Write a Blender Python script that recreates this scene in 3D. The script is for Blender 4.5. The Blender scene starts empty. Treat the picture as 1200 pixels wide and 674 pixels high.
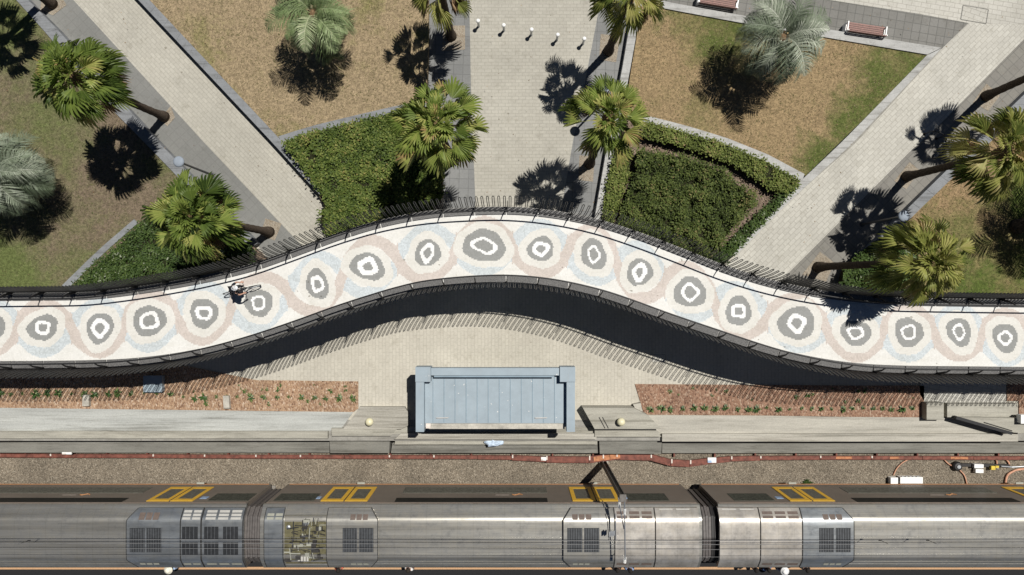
import bpy, bmesh, math, random
from mathutils import Vector, Matrix, noise as mnoise

random.seed(11)
C = bpy.context.scene.collection
PI = math.pi
CAM_H, FPX = 36.0, 800.0
HB = 4.66                                    # top of the bridge deck
SX, SY = -0.2957, -0.3174                    # shadow displacement per metre of height


def P(u, v, z=0.0):
    """Point at height z seen at pixel (u, v) of the 1200 x 674 photograph."""
    k = (CAM_H - z) / FPX
    return Vector(((u - 600.0) * k, (345.0 - v) * k, z))


# ------------------------------------------------------------------ materials
def new_mat(name):
    m = bpy.data.materials.new(name)
    m.use_nodes = True
    nt = m.node_tree
    b = nt.nodes['Principled BSDF']
    return m, nt, b


def L(nt, a, b):
    nt.links.new(a, b)


def coord(nt, rot=0.0, scale=(1, 1, 1)):
    tc = nt.nodes.new('ShaderNodeTexCoord')
    mp = nt.nodes.new('ShaderNodeMapping')
    mp.inputs['Rotation'].default_value = (0, 0, rot)
    mp.inputs['Scale'].default_value = scale
    L(nt, tc.outputs['Object'], mp.inputs['Vector'])
    return mp.outputs['Vector']


def noise_node(nt, vec, scale, detail=4.0, rough=0.6):
    n = nt.nodes.new('ShaderNodeTexNoise')
    n.inputs['Scale'].default_value = scale
    n.inputs['Detail'].default_value = detail
    n.inputs['Roughness'].default_value = rough
    L(nt, vec, n.inputs['Vector'])
    return n.outputs['Fac']


def ramp(nt, fac, a, b, lo=0.0, hi=1.0):
    r = nt.nodes.new('ShaderNodeMapRange')
    r.inputs['From Min'].default_value = a
    r.inputs['From Max'].default_value = b
    r.inputs['To Min'].default_value = lo
    r.inputs['To Max'].default_value = hi
    L(nt, fac, r.inputs['Value'])
    return r.outputs['Result']


def mixc(nt, fac, a, b, mode='MIX'):
    n = nt.nodes.new('ShaderNodeMix')
    n.data_type = 'RGBA'
    n.blend_type = mode
    for sock, val in ((n.inputs[0], fac), (n.inputs[6], a), (n.inputs[7], b)):
        if isinstance(val, bpy.types.NodeSocket):
            L(nt, val, sock)
        elif isinstance(val, (int, float)):
            sock.default_value = val
        else:
            sock.default_value = (*val, 1) if len(val) == 3 else val
    return n.outputs[2]


def math_node(nt, op, a, b=0.0):
    n = nt.nodes.new('ShaderNodeMath')
    n.operation = op
    for s, val in ((n.inputs[0], a), (n.inputs[1], b)):
        if isinstance(val, bpy.types.NodeSocket):
            L(nt, val, s)
        else:
            s.default_value = val
    return n.outputs[0]


def bump(nt, b, h, strength=0.3, dist=0.02):
    n = nt.nodes.new('ShaderNodeBump')
    n.inputs['Strength'].default_value = strength
    n.inputs['Distance'].default_value = dist
    L(nt, h, n.inputs['Height'])
    L(nt, n.outputs['Normal'], b.inputs['Normal'])


def plain(name, col, rough=0.6, metal=0.0, var=0.25, scale=6.0, spec=0.5, bmp=0.0):
    m, nt, b = new_mat(name)
    v = coord(nt)
    n1 = noise_node(nt, v, scale, 6, 0.65)
    dark = tuple(c * (1 - var) for c in col)
    lite = tuple(min(1, c * (1 + var)) for c in col)
    L(nt, mixc(nt, ramp(nt, n1, 0.3, 0.7), dark, lite), b.inputs['Base Color'])
    b.inputs['Roughness'].default_value = rough
    b.inputs['Metallic'].default_value = metal
    b.inputs['Specular IOR Level'].default_value = spec
    if bmp:
        bump(nt, b, n1, bmp, 0.02)
    return m


def pavers(name, c1, c2, cm, bw, bh, rot, offset=0.5, stain=0.16, msize=0.018):
    m, nt, b = new_mat(name)
    v = coord(nt, rot)
    br = nt.nodes.new('ShaderNodeTexBrick')
    br.offset = offset
    L(nt, v, br.inputs['Vector'])
    br.inputs['Color1'].default_value = (*c1, 1)
    br.inputs['Color2'].default_value = (*c2, 1)
    br.inputs['Mortar'].default_value = (*cm, 1)
    br.inputs['Scale'].default_value = 1.0
    br.inputs['Mortar Size'].default_value = msize
    br.inputs['Mortar Smooth'].default_value = 0.3
    br.inputs['Brick Width'].default_value = bw
    br.inputs['Row Height'].default_value = bh
    big = noise_node(nt, v, 0.35, 5, 0.6)
    fine = noise_node(nt, v, 9.0, 4, 0.7)
    grime = noise_node(nt, v, 1.7, 6, 0.75)
    f = mixc(nt, ramp(nt, big, 0.3, 0.7), (1 - stain,) * 3, (1.0, 1.0, 1.0))
    col = mixc(nt, 1.0, br.outputs['Color'], f, 'MULTIPLY')
    f2 = mixc(nt, ramp(nt, fine, 0.3, 0.7), (0.9, 0.9, 0.9), (1.06, 1.06, 1.06))
    col = mixc(nt, 1.0, col, f2, 'MULTIPLY')
    f3 = mixc(nt, ramp(nt, grime, 0.54, 0.75), (1, 1, 1), (0.76, 0.75, 0.72))
    col = mixc(nt, 1.0, col, f3, 'MULTIPLY')
    gum = noise_node(nt, v, 3.3, 1, 0.3)
    col = mixc(nt, 1.0, col, mixc(nt, ramp(nt, gum, 0.78, 0.81), (1, 1, 1), (0.62, 0.6, 0.57)), 'MULTIPLY')
    patch = noise_node(nt, coord(nt, rot + 0.4), 0.14, 3, 0.5)
    col = mixc(nt, 1.0, col, mixc(nt, ramp(nt, patch, 0.42, 0.6), (0.93, 0.93, 0.925), (1.03, 1.03, 1.03)), 'MULTIPLY')
    L(nt, col, b.inputs['Base Color'])
    b.inputs['Roughness'].default_value = 0.85
    bump(nt, b, fine, 0.15, 0.01)
    return m


def cells(name, cols, scale, rough=0.9, big=(0.8, 1.1), bmp=0.8, stretch=(1, 1, 1)):
    """Loose chips or stones: voronoi cells, each of its own tone."""
    m, nt, b = new_mat(name)
    v = coord(nt, 0.3, stretch)
    vo = nt.nodes.new('ShaderNodeTexVoronoi')
    vo.inputs['Scale'].default_value = scale
    L(nt, v, vo.inputs['Vector'])
    wn = nt.nodes.new('ShaderNodeTexWhiteNoise')
    L(nt, vo.outputs['Color'], wn.inputs['Vector'])
    cr = nt.nodes.new('ShaderNodeValToRGB')
    els = cr.color_ramp.elements
    for i, c in enumerate(cols):
        e = els[i] if i < 2 else els.new(i / (len(cols) - 1))
        e.position = i / (len(cols) - 1)
        e.color = (*c, 1)
    L(nt, wn.outputs['Value'], cr.inputs['Fac'])
    bg = noise_node(nt, v, 0.5, 5, 0.65)
    f = mixc(nt, ramp(nt, bg, 0.3, 0.7), (big[0],) * 3, (big[1],) * 3)
    L(nt, mixc(nt, 1.0, cr.outputs['Color'], f, 'MULTIPLY'), b.inputs['Base Color'])
    b.inputs['Roughness'].default_value = rough
    inv = math_node(nt, 'SUBTRACT', 1.0, vo.outputs['Distance'])
    bump(nt, b, inv, bmp, 0.04)
    return m


def grass(name, dry, green, spots, base=0.0, bare=None):
    """Mown grass; spots = [(x, y, radius, weight)] where it stays green."""
    m, nt, b = new_mat(name)
    v = coord(nt)
    nz_ = nt.nodes.new('ShaderNodeTexNoise')
    nz_.inputs['Scale'].default_value = 0.9
    nz_.inputs['Detail'].default_value = 6
    nz_.inputs['Roughness'].default_value = 0.7
    L(nt, v, nz_.inputs['Vector'])
    sc_ = nt.nodes.new('ShaderNodeVectorMath')
    sc_.operation = 'MULTIPLY_ADD'
    L(nt, nz_.outputs['Color'], sc_.inputs[0])
    sc_.inputs[1].default_value = (4.5, 4.5, 0)
    L(nt, v, sc_.inputs[2])
    of_ = nt.nodes.new('ShaderNodeVectorMath')
    of_.operation = 'SUBTRACT'
    L(nt, sc_.outputs[0], of_.inputs[0])
    of_.inputs[1].default_value = (2.25, 2.25, 0)
    g = None
    for (x, y, r, w) in spots:
        d = nt.nodes.new('ShaderNodeVectorMath')
        d.operation = 'DISTANCE'
        L(nt, of_.outputs[0], d.inputs[0])
        d.inputs[1].default_value = (x, y, 0.42)
        k = ramp(nt, d.outputs['Value'], r, r * 0.25, 0.0, w)
        g = k if g is None else math_node(nt, 'MAXIMUM', g, k)
    n_big = noise_node(nt, v, 0.55, 6, 0.7)
    n_mid = noise_node(nt, v, 3.0, 5, 0.7)
    n_fine = noise_node(nt, v, 17.0, 3, 0.8)
    n_tuft = noise_node(nt, v, 8.0, 2, 0.5)
    add = math_node(nt, 'ADD', ramp(nt, n_big, 0.35, 0.75, -0.25, 0.45), ramp(nt, n_mid, 0.3, 0.7, -0.15, 0.2))
    fac = math_node(nt, 'ADD', add, base)
    if g is not None:
        fac = math_node(nt, 'ADD', fac, g)
    cl = nt.nodes.new('ShaderNodeClamp')
    L(nt, fac, cl.inputs['Value'])
    col = mixc(nt, cl.outputs['Result'], dry, green)
    if bare:
        n_b = noise_node(nt, coord(nt, 0.7), 0.9, 5, 0.7)
        col = mixc(nt, ramp(nt, n_b, 0.56, 0.68, 0, 0.7), col, bare)
    f = mixc(nt, ramp(nt, n_fine, 0.3, 0.7), (0.58,) * 3, (1.5,) * 3)
    col = mixc(nt, 1.0, col, f, 'MULTIPLY')
    f = mixc(nt, ramp(nt, n_tuft, 0.32, 0.68), (0.74,) * 3, (1.24,) * 3)
    col = mixc(nt, 1.0, col, f, 'MULTIPLY')
    L(nt, col, b.inputs['Base Color'])
    b.inputs['Roughness'].default_value = 0.95
    b.inputs['Specular IOR Level'].default_value = 0.1
    bump(nt, b, n_fine, 0.7, 0.04)
    return m


def leafmat(name, stops, rough=0.45, trans=0.25, spec=0.5):
    """Leaves: the per-leaf value 'tint' picks the leaf's own colour."""
    m, nt, b = new_mat(name)
    at = nt.nodes.new('ShaderNodeAttribute')
    at.attribute_name = 'tint'
    cr = nt.nodes.new('ShaderNodeValToRGB')
    els = cr.color_ramp.elements
    for i, (p, c) in enumerate(stops):
        e = els[i] if i < 2 else els.new(p)
        e.position = p
        e.color = (*c, 1)
    L(nt, at.outputs['Fac'], cr.inputs['Fac'])
    L(nt, cr.outputs['Color'], b.inputs['Base Color'])
    b.inputs['Roughness'].default_value = rough
    b.inputs['Specular IOR Level'].default_value = spec
    if trans:
        tr = nt.nodes.new('ShaderNodeBsdfTranslucent')
        L(nt, cr.outputs['Color'], tr.inputs['Color'])
        mx = nt.nodes.new('ShaderNodeMixShader')
        mx.inputs['Fac'].default_value = trans
        L(nt, b.outputs['BSDF'], mx.inputs[1])
        L(nt, tr.outputs['BSDF'], mx.inputs[2])
        L(nt, mx.outputs['Shader'], nt.nodes['Material Output'].inputs['Surface'])
    return m


def concrete(name, col, stain=0.35, streak=(1, 1, 1), scale=1.2):
    m, nt, b = new_mat(name)
    v = coord(nt, 0, streak)
    n1 = noise_node(nt, v, scale, 8, 0.7)
    n2 = noise_node(nt, coord(nt), 14.0, 4, 0.7)
    n3 = noise_node(nt, v, scale * 3.1, 6, 0.75)
    c = mixc(nt, ramp(nt, n1, 0.3, 0.7), tuple(x * (1 - stain) for x in col), tuple(x * 1.08 for x in col))
    c = mixc(nt, 1.0, c, mixc(nt, ramp(nt, n2, 0.3, 0.7), (0.86,) * 3, (1.1,) * 3), 'MULTIPLY')
    c = mixc(nt, 1.0, c, mixc(nt, ramp(nt, n3, 0.55, 0.75), (1,) * 3, (0.6, 0.59, 0.56)), 'MULTIPLY')
    n5 = noise_node(nt, coord(nt, 0.02, (0.08, 2.6, 1)), 1.1, 7, 0.8)
    c = mixc(nt, 1.0, c, mixc(nt, ramp(nt, n5, 0.5, 0.64), (1.03,) * 3, (0.6, 0.59, 0.57)), 'MULTIPLY')
    L(nt, c, b.inputs['Base Color'])
    b.inputs['Roughness'].default_value = 0.85
    bump(nt, b, n2, 0.2, 0.01)
    return m


def metal_sheet(name, col, rough, metal, streak, var=0.25):
    m, nt, b = new_mat(name)
    v = coord(nt, 0, streak)
    n1 = noise_node(nt, v, 1.0, 6, 0.7)
    n2 = noise_node(nt, coord(nt), 2.2, 6, 0.75)
    c = mixc(nt, ramp(nt, n1, 0.3, 0.7), tuple(x * (1 - var) for x in col), tuple(x * (1 + var) for x in col))
    c = mixc(nt, 1.0, c, mixc(nt, ramp(nt, n2, 0.45, 0.75), (1,) * 3, (0.72, 0.7, 0.66)), 'MULTIPLY')
    n4 = noise_node(nt, coord(nt, 0, (0.06, 1.6, 1)), 1.5, 4, 0.6)
    c = mixc(nt, 1.0, c, mixc(nt, ramp(nt, n4, 0.35, 0.65), (0.85, 0.835, 0.81), (1.08, 1.08, 1.08)), 'MULTIPLY')
    wv = nt.nodes.new('ShaderNodeTexWave')
    wv.inputs['Scale'].default_value = 0.42
    wv.inputs['Distortion'].default_value = 0.15
    L(nt, coord(nt), wv.inputs['Vector'])
    c = mixc(nt, 1.0, c, mixc(nt, ramp(nt, wv.outputs['Fac'], 0.985, 1.0), (1, 1, 1), (0.92, 0.92, 0.91)), 'MULTIPLY')
    L(nt, c, b.inputs['Base Color'])
    L(nt, ramp(nt, n2, 0.3, 0.7, rough - 0.06, rough + 0.12), b.inputs['Roughness'])
    b.inputs['Metallic'].default_value = metal
    return m


M = {}
A45 = PI / 4
CREAM = ((0.455, 0.435, 0.375), (0.415, 0.395, 0.34), (0.355, 0.34, 0.29))
M['pave_mid'] = pavers('cream_pavers', *CREAM, 0.36, 0.18, 0.0)
M['pave_left'] = pavers('cream_pavers_diagonal', *CREAM, 0.36, 0.18, math.radians(46.7))
M['pave_right'] = pavers('pale_pavers_diagonal', (0.53, 0.515, 0.46), (0.47, 0.455, 0.405), (0.385, 0.37, 0.325), 0.42, 0.21, -A45)
M['pave_top'] = pavers('pale_pavers_top', (0.51, 0.495, 0.445), (0.465, 0.45, 0.4), (0.35, 0.335, 0.295), 0.5, 0.25, math.radians(9.5))
GREY = ((0.205, 0.205, 0.192), (0.192, 0.193, 0.181), (0.175, 0.175, 0.164))
M['grey_left'] = pavers('grey_paving_diagonal', *GREY, 0.44, 0.44, math.radians(46.7), 0.0)
M['grey_mid'] = pavers('grey_paving', (0.225, 0.228, 0.222), (0.2, 0.203, 0.2), (0.15, 0.153, 0.15), 0.5, 0.5, math.radians(2), 0.0)
M['grey_right'] = pavers('grey_paving_right', (0.225, 0.215, 0.19), (0.2, 0.19, 0.17), (0.15, 0.145, 0.13), 0.44, 0.44, -A45, 0.0)
M['grey_top'] = pavers('grey_paving_top', (0.205, 0.2, 0.185), (0.18, 0.175, 0.16), (0.115, 0.115, 0.105), 0.44, 0.44, math.radians(9.5), 0.0)
M['plaza'] = pavers('plaza_pavers', (0.52, 0.49, 0.415), (0.485, 0.455, 0.385), (0.43, 0.405, 0.34), 0.36, 0.18, PI / 2, 0.5)
M['ground'] = concrete('far_ground', (0.3, 0.29, 0.26))
M['wall_blue'] = concrete('bluestone', (0.215, 0.225, 0.235), 0.2)
M['wall_pale'] = concrete('pale_granite', (0.40, 0.40, 0.385), 0.2)
M['soil'] = cells('tree_pit_soil', ((0.22, 0.175, 0.125), (0.33, 0.285, 0.22), (0.28, 0.245, 0.195)), 16)
M['mulch'] = cells('bark_mulch', ((0.17, 0.095, 0.06), (0.33, 0.205, 0.125), (0.42, 0.285, 0.18), (0.28, 0.165, 0.1), (0.54, 0.42, 0.31)), 15, bmp=1.0, stretch=(1, 0.7, 1))
M['soil_bed'] = cells('brown_leafy_soil', ((0.07, 0.05, 0.035), (0.16, 0.115, 0.08), (0.22, 0.165, 0.12), (0.12, 0.085, 0.06), (0.3, 0.23, 0.17)), 15, bmp=1.0)
M['mulch_dark'] = cells('bark_mulch_dark', ((0.13, 0.068, 0.045), (0.27, 0.15, 0.095), (0.34, 0.21, 0.14), (0.22, 0.12, 0.075), (0.44, 0.32, 0.23)), 15, bmp=1.0, stretch=(1, 0.7, 1))
M['ballast'] = cells('track_ballast', ((0.1, 0.082, 0.06), (0.19, 0.16, 0.12), (0.265, 0.222, 0.165), (0.155, 0.126, 0.092), (0.38, 0.33, 0.255)), 21, big=(0.72, 1.12), bmp=1.0)
M['conc_pale'] = concrete('weathered_concrete', (0.43, 0.41, 0.355), 0.32, (0.12, 1.6, 1))
M['conc_blue'] = concrete('rain_washed_concrete', (0.43, 0.44, 0.415), 0.3, (0.12, 1.6, 1))
M['conc_dark'] = concrete('old_grey_concrete', (0.21, 0.205, 0.18), 0.45, (0.2, 1.0, 1))
M['conc_mid'] = concrete('mid_concrete', (0.38, 0.365, 0.31), 0.35, (0.2, 1.4, 1))
def painted(name, col):
    m, nt, b = new_mat(name)
    v = coord(nt)
    n1 = noise_node(nt, v, 1.2, 6, 0.7)
    c = mixc(nt, ramp(nt, n1, 0.3, 0.7), tuple(x * 0.88 for x in col), tuple(x * 1.08 for x in col))
    n2 = noise_node(nt, coord(nt, 0, (2.5, 0.25, 1)), 1.6, 6, 0.75)
    c = mixc(nt, ramp(nt, n2, 0.55, 0.8, 0, 0.35), c, (0.3, 0.29, 0.27))
    n3 = noise_node(nt, v, 5.5, 2, 0.4)
    c = mixc(nt, ramp(nt, n3, 0.74, 0.76), c, (0.62, 0.62, 0.6))
    n5 = noise_node(nt, coord(nt, 1.0), 6.5, 3, 0.6)
    c = mixc(nt, ramp(nt, n5, 0.73, 0.78, 0, 0.6), c, (0.16, 0.1, 0.06))
    L(nt, c, b.inputs['Base Color'])
    b.inputs['Roughness'].default_value = 0.6
    return m


M['blue_paint'] = painted('blue_grey_paint', (0.28, 0.34, 0.38))
M['blue_paint_dark'] = plain('blue_grey_paint_edge', (0.2, 0.27, 0.32), 0.55, 0, 0.14, 1.5)
M['dirty_white'] = concrete('dirty_white_sill', (0.55, 0.52, 0.45), 0.5)
M['black_steel'] = plain('black_steel', (0.018, 0.018, 0.019), 0.45, 0.2, 0.2)
M['bar_steel'] = plain('charcoal_bar_steel', (0.03, 0.03, 0.03), 0.4, 0.3, 0.2)
M['ledge'] = plain('grey_perforated_plate', (0.105, 0.103, 0.1), 0.65, 0, 0.75, 22.0)
M['deck_conc'] = concrete('deck_concrete', (0.42, 0.41, 0.38))
M['trunk'] = plain('palm_trunk', (0.075, 0.058, 0.044), 0.95, 0, 0.5, 12, 0.1, 0.6)
M['boots'] = plain('palm_leaf_bases', (0.16, 0.105, 0.06), 0.95, 0, 0.5, 14, 0.1, 0.6)
M['white'] = plain('white_paint', (0.78, 0.78, 0.76), 0.45, 0, 0.06)
M['lamp_pole'] = plain('lamp_pole_paint', (0.07, 0.07, 0.072), 0.45, 0.3, 0.15)
M['lamp_top'] = plain('lamp_head_paint', (0.25, 0.285, 0.33), 0.7, 0.0, 0.1, 6, 0.2)
M['bench_wood'] = plain('bench_slat_wood', (0.2, 0.095, 0.075), 0.6, 0, 0.3, 9)
M['rust'] = plain('rust_red_paint', (0.16, 0.055, 0.038), 0.75, 0.1, 0.55, 3.5)
M['rust_bright'] = plain('orange_rust', (0.40, 0.17, 0.08), 0.8, 0.1, 0.5, 5)
M['rust_clip'] = plain('pale_clip', (0.6, 0.54, 0.48), 0.7, 0, 0.2)
M['galv'] = plain('galvanised_steel', (0.42, 0.44, 0.46), 0.4, 0.75, 0.2)
M['mast'] = plain('weathered_mast_steel', (0.14, 0.13, 0.12), 0.6, 0.4, 0.35, 4)
M['wire'] = plain('weathered_wire', (0.2, 0.2, 0.2), 0.7, 0.3, 0.2)
M['insul'] = plain('porcelain', (0.72, 0.72, 0.7), 0.3, 0, 0.05)
M['rail'] = plain('rail_steel', (0.15, 0.10, 0.075), 0.5, 0.6, 0.3)
M['sleeper'] = concrete('sleeper_concrete', (0.26, 0.24, 0.21))
M['asphalt'] = plain('platform_asphalt', (0.02, 0.02, 0.021), 0.9, 0, 0.3, 20, 0.2)  # blackened so the colour stands in for shadow lying on the platform
M['orange_line'] = plain('orange_tactile', (0.46, 0.28, 0.15), 0.8, 0, 0.2, 20)
M['globe'] = plain('cream_globe', (0.66, 0.62, 0.42), 0.4, 0, 0.1)
M['hose'] = plain('orange_hose', (0.52, 0.27, 0.17), 0.6, 0, 0.25)
M['yellow'] = plain('yellow_plastic', (0.6, 0.45, 0.05), 0.5)
M['bag'] = plain('pale_blue_plastic', (0.5, 0.6, 0.72), 0.35, 0, 0.2, 8)
M['dirt'] = plain('dark_cavity', (0.03, 0.028, 0.026), 0.9)  # near-black for underfloor gear and pipes, and for shade drawn in slots
# train
M['side'] = plain('train_side_paint', (0.2, 0.172, 0.143), 0.5, 0.15, 0.1, 0.8)
M['roof'] = metal_sheet('train_roof_steel', (0.44, 0.43, 0.395), 0.38, 0.8, (0.15, 5, 5))
M['roof_blue'] = metal_sheet('train_hood_bluegrey', (0.38, 0.405, 0.42), 0.38, 0.85, (0.5, 3, 3))
M['roof_bright'] = metal_sheet('train_hood_bright', (0.53, 0.50, 0.455), 0.39, 0.72, (1.2, 1.2, 1.2), 0.3)
M['door_yellow'] = plain('door_yellow', (0.8, 0.47, 0.04), 0.45, 0, 0.1)
M['seam'] = plain('dark_seam', (0.02, 0.02, 0.02), 0.8)
M['grille'] = plain('grille_dark', (0.03, 0.032, 0.035), 0.5, 0.4, 0.3)
M['grille_slat'] = plain('grille_slat', (0.17, 0.18, 0.19), 0.45, 0.5, 0.2)
M['olive'] = plain('olive_equipment', (0.115, 0.105, 0.055), 0.6, 0.2, 0.4, 5)
M['vent_dark'] = plain('vent_brown', (0.12, 0.09, 0.075), 0.7, 0, 0.2)
M['vent_white'] = plain('vent_white', (0.42, 0.41, 0.38), 0.5, 0, 0.1)
M['vent_olive'] = plain('vent_olive', (0.30, 0.30, 0.25), 0.6, 0, 0.1)
M['rubber'] = plain('black_rubber', (0.014, 0.013, 0.013), 0.55)
M['rubber_rib'] = plain('grey_rubber', (0.10, 0.09, 0.085), 0.5)
M['sign_blue'] = plain('blue_sticker', (0.3, 0.42, 0.6), 0.5)
M['logo_orange'] = plain('logo_orange', (0.42, 0.19, 0.07), 0.6)
M['logo_grey'] = plain('logo_grey', (0.26, 0.22, 0.19), 0.5)


def glassy(name, c1, c2):
    m, nt, b = new_mat(name)
    v = coord(nt, 0, (1, 1, 1))
    n = noise_node(nt, v, 9.0, 5, 0.8)
    L(nt, mixc(nt, ramp(nt, n, 0.35, 0.7), c1, c2), b.inputs['Base Color'])
    b.inputs['Roughness'].default_value = 0.5
    b.inputs['Specular IOR Level'].default_value = 0.12
    return m


M['glass_low'] = glassy('tinted_glass_low', (0.075, 0.075, 0.06), (0.2, 0.195, 0.165))  # mottling paints the ballast's reflection into the glass colour
M['glass_mid'] = glassy('tinted_glass_mid', (0.014, 0.016, 0.014), (0.12, 0.13, 0.105))  # pale mottling paints greenish reflection and lit interior into black glass
M['glass_up'] = glassy('tinted_glass_up', (0.01, 0.011, 0.011), (0.018, 0.021, 0.019))
# leaves
GREEN_FAN = [(0.0, (0.04, 0.07, 0.015)), (0.35, (0.11, 0.16, 0.03)), (0.65, (0.23, 0.29, 0.065)), (0.88, (0.39, 0.39, 0.12)), (1.0, (0.42, 0.29, 0.13))]
M['fan'] = leafmat('fan_palm_leaf', GREEN_FAN, 0.5, 0.3, 0.3)
M['fan_yellow'] = leafmat('fan_palm_leaf_yellowed', [(0.0, (0.045, 0.07, 0.015)), (0.35, (0.13, 0.165, 0.035)), (0.65, (0.3, 0.31, 0.08)), (0.88, (0.44, 0.4, 0.16)), (1.0, (0.46, 0.32, 0.17))], 0.5, 0.3, 0.3)
M['dead'] = leafmat('dead_palm_leaf', [(0.0, (0.12, 0.07, 0.035)), (0.6, (0.25, 0.16, 0.08)), (1.0, (0.4, 0.28, 0.16))], 0.8, 0.15)
M['feather'] = leafmat('feather_palm_leaf', [(0.0, (0.06, 0.085, 0.045)), (0.45, (0.155, 0.19, 0.125)), (0.8, (0.3, 0.335, 0.255)), (1.0, (0.5, 0.52, 0.43))], 0.5, 0.04, 0.3)
M['feather_green'] = leafmat('feather_palm_leaf_green', [(0.0, (0.07, 0.105, 0.04)), (0.45, (0.17, 0.23, 0.095)), (0.8, (0.31, 0.37, 0.2)), (1.0, (0.45, 0.46, 0.3))], 0.5, 0.04, 0.3)
M['hedge_a'] = leafmat('hedge_leaf', [(0.0, (0.035, 0.06, 0.012)), (0.5, (0.095, 0.135, 0.028)), (0.85, (0.19, 0.22, 0.055)), (1.0, (0.27, 0.23, 0.08))], 0.6, 0.15, 0.2)
M['hedge_b'] = leafmat('hedge_leaf_dark', [(0.0, (0.024, 0.034, 0.01)), (0.5, (0.066, 0.092, 0.021)), (0.85, (0.13, 0.16, 0.042)), (1.0, (0.2, 0.16, 0.07))], 0.65, 0.12, 0.2)
M['hedge_c'] = leafmat('hedge_leaf_olive', [(0.0, (0.045, 0.06, 0.014)), (0.5, (0.125, 0.16, 0.036)), (0.85, (0.22, 0.24, 0.07)), (1.0, (0.25, 0.18, 0.09))], 0.65, 0.12, 0.2)
M['hedge_d'] = leafmat('hedge_leaf_deep', [(0.0, (0.02, 0.04, 0.01)), (0.5, (0.055, 0.092, 0.022)), (0.85, (0.1, 0.145, 0.038)), (1.0, (0.26, 0.29, 0.2))], 0.6, 0.15, 0.2)
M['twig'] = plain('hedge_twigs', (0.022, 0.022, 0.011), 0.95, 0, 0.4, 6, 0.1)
M['strap'] = leafmat('strap_leaf', [(0.0, (0.03, 0.07, 0.02)), (0.6, (0.07, 0.14, 0.035)), (1.0, (0.2, 0.24, 0.08))], 0.5, 0.2)


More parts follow.
